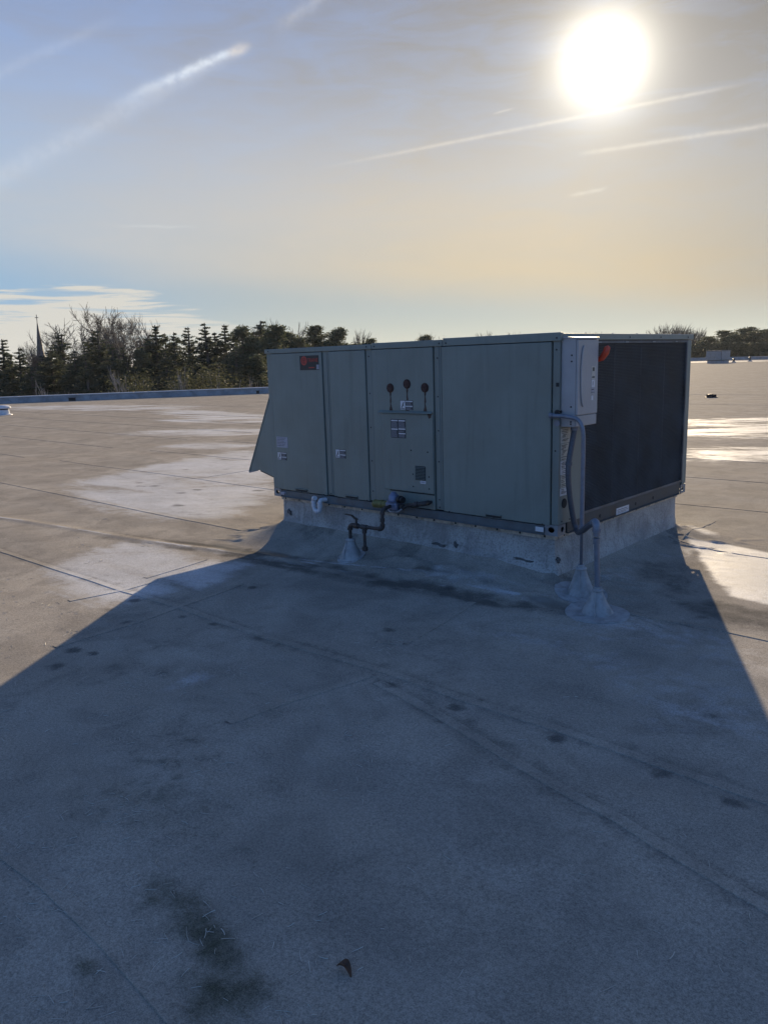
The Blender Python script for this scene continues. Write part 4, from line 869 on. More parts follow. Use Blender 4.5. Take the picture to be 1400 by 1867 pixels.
def gas():
    y = -.27; zr = -.083; r = .0138
    root = thing('gas_pipe', 'rusty black gas pipe with valve and drip leg along the front of the unit', 'gas pipe', (-1.785, y, GA_Z-.04))
    mb = MB(); mb.tube([(-1.785, y, GA_Z-.06), (-1.785, y, Z(zr-.02))], r, 14); mb.build('riser', 'pipe_black', root, smooth=60)
    mb = MB(); mb.tube(arc((-1.785, y, Z(zr)), (-1.785, y, Z(zr-.035)), (-1.745, y, Z(zr)), 7), .0195, 14); ring_at(mb, (-1.785, y, Z(zr-.035)), (0, 0, 1), .023, .007); mb.build('elbow', 'pipe_black', root, smooth=50)
    mb = MB(); mb.tube([(-1.75, y, Z(zr)), (-1.67, y, Z(zr))], [.017, .017], 8); ring_at(mb, (-1.71, y, Z(zr)), (1, 0, 0), .023, .020, 14); vb = mb.build('shutoff_valve', 'pipe_black', root, smooth=40)
    mb = MB(); mb.tube([(-1.71, y, Z(zr+.018)), (-1.71, y, Z(zr+.052))], .009, 10); mb.prism([(-1.698, Z(zr+.050)), (-1.725, Z(zr+.056)), (-1.760, Z(zr+.078)), (-1.835, Z(zr+.082)), (-1.836, Z(zr+.088)), (-1.758, Z(zr+.086)), (-1.722, Z(zr+.066)), (-1.698, Z(zr+.060))], 1, y-.010, y+.010); mb.build('valve_lever', 'pipe_black', vb)
    mb = MB(); mb.tube([(-1.68, y, Z(zr)), (-1.44, y, Z(zr+.006))], r, 14); mb.build('run', 'pipe_black', root, smooth=60)
    mb = MB(); ring_at(mb, (-1.62, y, Z(zr)), (1, 0, 0), .021, .030); mb.tube([(-1.62, y, Z(zr)), (-1.62, y, Z(zr-.05))], .020, 14); mb.build('tee', 'pipe_black', root, smooth=40)
    mb = MB(); mb.tube([(-1.62, y, Z(zr-.04)), (-1.62, y, Z(-.262))], r*.92, 14); mb.build('drip_leg', 'pipe_black', root, smooth=60)
    mb = MB(); mb.lathe((-1.62, y, Z(-.283)), [(.010, 0), (.022, .004), (.024, .012), (.024, .034), (.018, .036)], 16); mb.build('drip_cap', 'pipe_black', root, smooth=40)
    mb = MB(); mb.tube(arc((-1.415, y, Z(zr+.006)), (-1.455, y, Z(zr+.006)), (-1.415, y, Z(zr+.048)), 7), .020, 14); mb.build('elbow', 'pipe_black', root, smooth=50)
    mb = MB(); mb.tube([(-1.415, y, Z(zr+.03)), (-1.415, y, Z(.055))], r, 14); ring_at(mb, (-1.415, y, Z(.0)), (0, 0, 1), .0195, .013); mb.build('riser', 'pipe_black', root, smooth=50)
    mb = MB(); mb.tube(arc((-1.415, y, Z(.085)), (-1.415, y, Z(.045)), (-1.425, y+.055, Z(.088)), 7), .020, 14); mb.tube([(-1.425, y+.05, Z(.088)), (-1.445, -.12, Z(.090))], r, 14); mb.build('elbow', 'pipe_black', root, smooth=50)
    mb = MB(); mb.tube([(-1.66, -.105, Z(.085)), (-1.645, -.105, Z(.085)), (-1.64, -.105, Z(.085)), (-1.50, -.105, Z(.088))], [.028, .036, .034, .033], 16); ring_at(mb, (-1.56, -.105, Z(.087)), (1, 0, 0), .038, .008, 8); mb.build('union', 'valve_olive', root, smooth=40)
    mb = MB(); mb.box(-1.495, -1.375, -.150, -.060, Z(.055), Z(.120)); mb.build('regulator_body', 'regulator_blue', root, bevel=.012)
    mb = MB(); mb.lathe((-1.437, -.105, Z(.120)), [(.058, 0), (.060, .010), (.046, .016), (.042, .050), (.030, .062), (.018, .080), (.012, .084)], 20); mb.build('regulator_dome', 'regulator_blue', root, smooth=40)
    mb = MB(); ring_at(mb, (-1.352, -.125, Z(.150)), (1, -.2, 0), .032, .014); ring_at(mb, (-1.325, -.13, Z(.150)), (1, -.2, 0), .025, .014); mb.build('cap', 'screw_dark', root, smooth=40)
    mb = MB(); mb.tube([(-1.38, -.105, Z(.088)), (-1.32, -.108, Z(.085)), (-1.30, -.105, Z(.105)), (-1.17, -.10, Z(.126))], r, 14); ring_at(mb, (-1.345, -.107, Z(.086)), (1, 0, 0), .025, .012); ring_at(mb, (-1.20, -.10, Z(.122)), (1, 0, .15), .023, .016); mb.build('outlet', 'pipe_black', root, smooth=50)
    mb = MB(); mb.tube(arc((-1.130, -.098, Z(.132)), (-1.18, -.10, Z(.125)), (-1.128, -.04, Z(.134)), 7), .020, 14); mb.tube([(-1.128, -.045, Z(.134)), (-1.128, -.006, Z(.134))], r, 12); mb.build('elbow', 'pipe_black', root, smooth=50)
    mb = MB(); mb.tube([(-1.47, -.14, Z(.06)), (-1.43, -.155, Z(.045)), (-1.36, -.15, Z(.05)), (-1.33, -.13, Z(.075))], .007, 8); mb.build('pilot_tube', 'screw_steel', root, smooth=60)
gas()
def trap():
    root = thing('drain_trap', 'white plastic U-shaped condensate trap on the unit base', 'pipe', (-2.42, -.05, Z(-.075)))
    y = -.055; xr, xl = -2.378, -2.458; zt, zb = .030, -.040
    p = [(xr+.02, .02, Z(zt)), (xr+.01, -.02, Z(zt))]+arc((xr, y, Z(zt+.004)), (xr+.006, -.03, Z(zt)), (xr, y, Z(zt-.03)), 6)+[(xr, y, Z(zb+.01))]
    p += [((xr+xl)/2+.04*math.cos(t), y, Z(zb)-.034*math.sin(t)) for t in [math.pi*i/10 for i in range(1, 10)]]
    p += [(xl, y, Z(zb+.01)), (xl, y, Z(zt-.03))]+arc((xl, y-.004, Z(zt+.016)), (xl, y, Z(zt-.012)), (xl+.034, y-.026, Z(zt+.022)), 6)+[(xl+.058, y-.034, Z(zt+.024))]
    MB().tube(p, .0205, 14).build('tube', 'pvc_white', root, smooth=70)
    mb = MB()
    for c, d in (((xr, y, Z(zb+.018)), (0, 0, 1)), ((xl, y, Z(zb+.018)), (0, 0, 1)), ((xl, y, Z(zt-.022)), (0, 0, 1)), ((xr, y, Z(zt-.026)), (0, 0, 1)), (((xr+xl)/2, y, Z(zb-.034)), (1, 0, 0))): ring_at(mb, c, d, .0245, .010)
    mb.build('socket', 'pvc_white', root, smooth=40)
trap()

# ---------------------------------------------------------------- small things on the roof
def leaf():
    x, y = 1.36, -3.44; z = surf1(x, y); vs = []; n = 9
    for i in range(n):
        t = i/(n-1); w = .010*math.sin(math.pi*min(1, t*1.05))**.7+.0015
        for k in (-1, -.4, .4, 1): vs.append((x-.025+.052*t, y+w*k+.008*math.sin(2.5*t), z+.006+.016*abs(k)**1.5*math.sin(math.pi*t)+.012*math.sin(3.1*t+.4)))
    fs = [(i*4+k, i*4+k+1, i*4+k+5, i*4+k+4) for i in range(n-1) for k in range(3)]
    o = MB().add(vs, fs).build('fallen_leaf', 'leaf_brown', smooth=60); sm = o.modifiers.new('thick', 'SOLIDIFY'); sm.thickness = .0012
    o.location = (0, 0, 0); tag(o, 'curled dry brown leaf lying alone on the shaded roof in front', 'leaf')
leaf()
def needles():
    rng = random.Random(12); mb = MB()
    zones = [(((-.1, 1.4), (-4.15, -3.3)), 240), (((.3, 2.3), (-3.6, -2.2)), 80), (((-1.9, .2), (-3.6, -2.3)), 190), (((-4.2, -1.8), (-3.4, -2.2)), 190), (((-6.5, -3.0), (-2.2, -.6)), 90), (((-.6, 1.2), (-2.4, -1.4)), 40)]
    for ((xa, xb), (ya, yb)), n in zones:
        cl = [(rng.uniform(xa, xb), rng.uniform(ya, yb)) for _ in range(max(6, n//9))]
        for _ in range(n):
            if rng.random() < .6: c = rng.choice(cl); x, y = c[0]+rng.gauss(0, .05), c[1]+rng.gauss(0, .05)
            else: x, y = rng.uniform(xa, xb), rng.uniform(ya, yb)
            a = rng.uniform(0, 6.28); L = rng.uniform(.012, .045); cv = rng.uniform(-.5, .5); P = []
            z = surf1(x, y)
            for i in range(4):
                P.append((x, y, z+.0022)); x += math.cos(a)*L/3; y += math.sin(a)*L/3; a += cv/3
            mb.tube(P, rng.uniform(.0006, .0013), 3, cap=False)
    o = mb.build('fallen_needles', 'needle_straw'); o['kind'] = 'stuff'; o['label'] = 'pale dry needles and straw scattered over the roof'
needles()
def vent_low(x, y, label):
    z = FARZ; root = thing('roof_drain', label, 'roof drain', (x, y, z))
    MB().lathe((x, y, z), [(.24, .0), (.235, .018), (.17, .03)], 24).build('flange', 'drain_iron', root, smooth=40)
    MB().lathe((x, y, z+.028), [(.135, 0), (.15, .03), (.145, .075), (.10, .098), (.03, .106)], 18).build('dome', 'drain_iron', root, smooth=40)
    rib = MB().box(.128, .175, -.010, .010, .0, .085).mesh('rib', 'drain_iron')
    for k in range(10):
        o = bpy.data.objects.new('rib', rib); COL.objects.link(o); o.parent = root; o.location = (0, 0, .028); o.rotation_euler = (0, 0, 2*math.pi*k/10)
vent_low(-7.97, 24.4, 'low brown roof drain dome on the sunlit roof right of the unit')
vent_low(-8.3, 33.2, 'low dark roof drain dome at the right picture edge')
def mushroom(x, y, label):
    z = FARZ; root = thing('roof_vent', label, 'roof vent', (x, y, z))
    MB().lathe((x, y, z), [(.30, 0), (.29, .02), (.20, .05), (.19, .20)], 24).build('base', 'vent_white', root, smooth=40)
    MB().lathe((x, y, z+.20), [(.15, 0), (.15, .06)], 20).build('throat', 'gap_dark', root)
    MB().lathe((x, y, z+.25), [(.25, .0), (.27, .02), (.26, .075), (.18, .12), (.05, .135)], 24).build('hood', 'vent_white', root, smooth=40)
mushroom(-29.7, 8.0, 'small white mushroom roof vent at the left picture edge')
def scupper(x, y, label, w):
    d = Vector((.5556, .8315, 0)); n = Vector((-d.y, d.x, 0))
    root = thing('scupper', label, 'scupper', (x, y, 0)); p = Vector((x, y, 0))
    def bx(o0, o1, s0, s1, z0, z1):
        vs = [p+d*s+n*o+Vector((0, 0, z)) for z in (z0, z1) for o in (o0, o1) for s in (s0, s1)]
        return MB().add(vs, [(0, 2, 3, 1), (4, 5, 7, 6), (0, 1, 5, 4), (2, 6, 7, 3), (0, 4, 6, 2), (1, 3, 7, 5)])
    bx(-.05, -.02, -w/2, w/2, -.03, .13).build('opening', 'gap_dark', root); bx(-.09, -.05, -w/2-.04, w/2+.04, .13, .15).build('lip', 'screw_dark', root)
def on_line(t): a = Vector((-52.7, -4.15)); b = Vector((-31.9, 27.0)); q = a+(b-a)*t; return q.x, q.y
scupper(*on_line(.633), 'dark scupper at the foot of the parapet near the left edge', .36)
scupper(*on_line(.905), 'tiny dark scupper in the parapet close to the unit hood', .16)
def far_unit():
    x, y = -36.1, 102.6; a = R(-18); root = thing('rooftop_unit', 'small distant grey rooftop air conditioner near the far parapet', 'air conditioner', (x, y, FARZ)); root.rotation_euler = (0, 0, a)
    def put(mb, nm, mat, bev=0): 
        o = mb.build(nm, mat, None, bevel=bev); o.parent = root; return o
    put(MB().box(-1.05, 1.05, -.8, .8, 0, .36), 'curb', 'parapet_membrane'); put(MB().box(-1.15, 1.15, -.9, .9, .36, 1.60), 'cabinet', 'gap_dark')
    for k in range(3): put(MB().box(-1.16+k*.775, -.40+k*.775, -.925, -.9002, .42, 1.56), 'access_panel', 'galvanised', .01)
    put(MB().box(-1.2, 1.2, -.95, .95, 1.60, 1.66), 'cap_flashing', 'galvanised', .01); put(MB().box(1.1502, 1.175, -.85, .85, .42, 1.56), 'end_panel', 'galvanised')
    put(MB().prism([(-1.15, 1.3), (-1.55, .7), (-1.15, .7)], 1, -.7, .7), 'hood', 'galvanised')
far_unit()
for x, y, h, lb in ((-34.9, 105.0, .45, 'left of two stubby dark pipes beside the distant small unit'), (-35.6, 113.5, .55, 'right of two stubby dark pipes beside the distant small unit')):
    root = thing('vent_pipe', lb, 'vent pipe', (x, y, FARZ)); MB().tube([(x, y, FARZ), (x, y, FARZ+h)], .11, 12).build('pipe', 'screw_dark', root, smooth=40); MB().lathe((x, y, FARZ), [(.35, 0), (.16, .2)], 16).build('flashing', 'parapet_membrane', root, smooth=40); MB().lathe((x, y, FARZ+h-.02), [(.17, 0), (.19, .05), (.05, .14)], 14).build('cap', 'screw_dark', root, smooth=40)

# ---------------------------------------------------------------- church beyond the trees
def church():
    x, y, g = -134.3, 56.2, -6.5; tz = 3.78                # tz: eave of the spire
    root = thing('church', 'church with dark pointed steeple and cross rising behind the treeline', 'church', (x, y, g)); root.rotation_euler = (0, 0, R(25))
    def put(mb, nm, mat, sm=False): 
        o = mb.build(nm, mat, None, smooth=sm); o.parent = root; return o
    H = tz-g
    put(MB().box(-1.0, 1.0, -1.0, 1.0, 0, H-1.6), 'tower', 'stone'); put(MB().box(-.85, .85, -.85, .85, H-1.6, H+.2), 'belfry', 'slate')
    for sx, sy, w, d in ((0, -1, .3, .04), (0, 1, .3, .04), (-1, 0, .04, .3), (1, 0, .04, .3)): put(MB().box(sx*.86-w, sx*.86+w, sy*.86-d, sy*.86+d, H-1.4, H-.1), 'belfry_opening', 'gap_dark')
    for sx in (-1, 1):
        for sy in (-1, 1): put(MB().lathe((sx*.95, sy*.95, H-1.6), [(.16, 0), (.16, .8), (.02, 1.9)], 8), 'pinnacle', 'slate')
    put(MB().lathe((0, 0, H+.2), [(.95, 0), (.68, .35), (.46, 2.0), (.05, 6.0)], 8), 'spire', 'slate')
    put(MB().box(-.04, .04, -.04, .04, H+6.1, H+7.4).box(-.36, .36, -.035, .035, H+6.85, H+6.95), 'cross', 'slate')
    nv = put(MB().box(1.05, 16, -3.2, 3.2, 0, 5.5), 'nave', 'stone'); put(MB().prism([(-3.6, 5.5), (3.6, 5.5), (0, 9.0)], 0, 1.06, 16.2), 'nave_roof', 'slate')
    for k in range(4): put(MB().box(4+k*3.2, 5+k*3.2, -3.24, -3.2, 1.5, 4.2), 'window', 'glass_dark')
church()
def house():
    x, y, g = -92, 44, -6.5; root = thing('house', 'pale low building half hidden behind the evergreens', 'house', (x, y, g)); root.rotation_euler = (0, 0, R(-28))
    def put(mb, nm, mat): 
        o = mb.build(nm, mat, None); o.parent = root; return o
    put(MB().box(-5, 5, -3, 3, 0, 5.2), 'wall', 'distant_wall'); put(MB().prism([(-3.5, 5.2), (3.5, 5.2), (0, 7.4)], 0, -5.4, 5.4), 'roof', 'slate')
    for k in range(3): put(MB().box(5.0, 5.05, -2.2+k*1.6, -1.2+k*1.6, 3.2, 4.5), 'window', 'glass_dark'); put(MB().box(-3.8+k*2.8, -2.6+k*2.8, -3.05, -3.0, 3.2, 4.5), 'window', 'glass_dark')
house()

# ---------------------------------------------------------------- trees (unit meshes, scaled per tree)
def quads(name, C, S, U, V, mat):
    """many small leaf faces: centres C, sizes S, axes U, V"""
    n = len(C); P = np.stack([C-U*S-V*S*.6, C+U*S-V*S*.35, C+U*S*.8+V*S*.7, C-U*S*.9+V*S*.45], 1).reshape(-1, 3)
    me = bpy.data.meshes.new(name); me.vertices.add(4*n); me.vertices.foreach_set('co', P.ravel().astype(np.float32)); me.loops.add(4*n); me.loops.foreach_set('vertex_index', np.arange(4*n, dtype=np.int32))
    me.polygons.add(n); me.polygons.foreach_set('loop_start', np.arange(0, 4*n, 4, dtype=np.int32)); me.polygons.foreach_set('loop_total', np.full(n, 4, np.int32)); me.update(calc_edges=True); me.materials.append(MAT[mat]); return me
def rand_axes(rs, n, droop=0):
    U = rs.normal(size=(n, 3)); U[:, 2] = U[:, 2]*.6-droop; U /= np.linalg.norm(U, axis=1)[:, None]
    V = np.cross(U, rs.normal(size=(n, 3))); V /= np.linalg.norm(V, axis=1)[:, None]; return U, V
def cone_tree(seed, slim):
    """dense conical evergreen: height 10 m, radius about 1.5 m"""
    rs = np.random.RandomState(seed); C = []; S = []; trunk = MB()
    trunk.tube([(0, 0, 0), (.05, 0, 5), (0, .03, 9.8)], [.17, .11, .015], 7)
    z = .4; lobe = rs.uniform(0, 6.28, 3)
    while z < 9.7:
        t = z/10; R0 = slim*(1.9*(1-t)**.92)*(1+.05*math.sin(z*1.7+lobe[0])+.06*math.sin(z*4.1+lobe[1]))+.03
        for b in range(max(3, int(11*(1-t)+3))):
            a = rs.uniform(0, 6.28); L = R0*rs.uniform(.55, 1.12)*(1+.18*math.sin(2*a+lobe[2]+z*.5)); up = rs.uniform(.05, .75)
            m = int(26+110*L); q = rs.uniform(.05, 1, m)**.7; w = .025+.13*R0
            px = np.cos(a)*q*L+rs.normal(0, 1, m)*w*.6; py = np.sin(a)*q*L+rs.normal(0, 1, m)*w*.6; pz = z+q*L*up+rs.normal(0, 1, m)*w*.5
            C.append(np.stack([px, py, pz], -1)); S.append(rs.uniform(.025, .085, m)*(1-.45*t))
        z += .21
    C = np.concatenate(C); S = np.concatenate(S)[:, None]; U, V = rand_axes(rs, len(C), -.5)
    return trunk.mesh('trunk', 'bark'), quads('crown', C, S, U, V, 'needles')
def pine_tree(seed):
    """irregular open-topped pine: height 10 m, crown radius about 1.6 m"""
    rs = np.random.RandomState(seed); C = []; S = []; trunk = MB(); trunk.tube([(0, 0, 0), (.08, .05, 4), (-.05, .04, 8), (0, 0, 9.6)], [.2, .16, .08, .02], 7)
    z = 1.2
    while z < 9.8:
        t = z/10; R0 = (1.9*(1-t)**.75+.08)*(.7+.5*rs.rand())
        for b in range(5 if t < .8 else 3):
            a = rs.uniform(0, 6.28); L = R0*rs.uniform(.35, 1.3); up = rs.uniform(.15, .7)
            e = Vector((math.cos(a)*L, math.sin(a)*L, z+up*L)); trunk.tube([(0, 0, z), e*.55+Vector((0, 0, z*.45)), e], [.04, .025, .008], 4, cap=False)
            for c in range(5):
                q = rs.uniform(.35, 1.05); cc = np.array([math.cos(a)*L*q, math.sin(a)*L*q, z+up*L*q])+rs.normal(0, .18, 3)*(1-.6*t); m = 44
                C.append(cc+rs.normal(0, 1, (m, 3))*np.array([.27, .27, .15])*(1-.5*t)); S.append(rs.uniform(.025, .075, m))
        z += .36
    C = np.concatenate(C); S = np.concatenate(S)[:, None]; U, V = rand_axes(rs, len(C), -.5)
    return trunk.mesh('trunk', 'bark'), quads('crown', C, S, U, V, 'pine_needles')
def bare_tree(seed, spread, mat='bark', levels=5):
    """leafless broad tree: height 10 m; limbs and twigs as thin tubes"""
    rng = random.Random(seed); trunk = MB(); crown = MB()
    def grow(p, d, L, r, lv):
        n = 3; P = [p]; q = p.copy(); dd = d.copy()
        for i in range(n):
            dd = (dd+Vector((rng.gauss(0, .10), rng.gauss(0, .10), rng.gauss(.05, .06)))).normalized(); q = q+dd*L/n; P.append(q.copy())
        (trunk if lv >= levels-1 else crown).tube(P, [r, r*.86, r*.72, r*.58], 5 if lv >= levels-1 else 3, cap=False)
        if lv == 0: return
        k = rng.choice((2, 3, 3)) if lv > 1 else 4
        for i in range(k):
            a = rng.uniform(0, 6.28); o = dd.orthogonal().normalized(); o.rotate(Matrix.Rotation(a, 3, dd)); sp = rng.uniform(.25, .75)*spread
            grow(P[-1] if i < 2 or lv > 2 else P[rng.choice((1, 2))], (dd+o*sp+Vector((0, 0, .04))).normalized(), L*rng.uniform(.62, .86), max(.016, r*rng.uniform(.50, .66)), lv-1)
        if lv <= 4:
            for i in range(5):
                o = dd.orthogonal().normalized(); o.rotate(Matrix.Rotation(rng.uniform(0, 6.28), 3, dd)); grow(P[rng.choice((1, 2))], (dd*.6+o*spread).normalized(), L*.5, max(.014, r*.4), max(0, lv-2))
    grow(Vector((0, 0, 0)), Vector((0, 0, 1)), 3.0, .26, levels)
    zs = max(v[2] for v in crown.v); k = 10/zs
    for m in (trunk, crown): m.v = [(x*k, y*k, z*k) for x, y, z in m.v]
    return trunk.mesh('trunk', mat), crown.mesh('branches', mat)
def shrub_tree(seed):
    rs = np.random.RandomState(seed); rng = random.Random(seed); trunk = MB(); C = []
    for k in range(16):
        a = rng.uniform(0, 6.28); L = rng.uniform(.5, 1.5); e = Vector((math.cos(a)*L, math.sin(a)*L, rng.uniform(7.6, 9.9)-L*1.0)); trunk.tube([(0, 0, 0), e*.5+Vector((0, 0, 1.0)), e], [.06, .04, .012], 4, cap=False)
        for j in range(26):
            q = rng.uniform(.55, 1.03); cc = np.array(e)*q; cc[2] = e.z*q; C.append(cc+rs.normal(0, 1, (26, 3))*np.array([.30, .30, .36]))
    C = np.concatenate(C); S = rs.uniform(.02, .06, len(C))[:, None]; U, V = rand_axes(rs, len(C)); return trunk.mesh('trunk', 'bark_pale'), quads('crown', C, S, U, V, 'shrub_leaf')
LIB = {'cone': [cone_tree(i, s_) for i, s_ in ((1, 1.0), (2, .85), (3, 1.1), (4, .95), (6, 1.2))], 'pine': [pine_tree(i) for i in (11, 12, 13, 14)],
       'bare': [bare_tree(21, 1.25, 'bark', 6), bare_tree(22, 1.1, 'bark', 6), bare_tree(23, 1.4, 'bark', 6)], 'slim': [bare_tree(31, .6), bare_tree(32, .55)],
       'sapling': [bare_tree(41, .6, 'bark_pale', 4), bare_tree(42, .7, 'bark_pale', 4)], 'shrub': [shrub_tree(51), shrub_tree(52)]}
def width_of(me):
    co = np.empty(len(me.vertices)*3, np.float32); me.vertices.foreach_get('co', co); co = co.reshape(-1, 3); return 2*float(np.percentile(np.hypot(co[:, 0], co[:, 1]), 93))
WID = {k: [{'cone': 1.75, 'pine': 2.0}.get(k) or width_of(v[1]) for v in lib] for k, lib in LIB.items()}
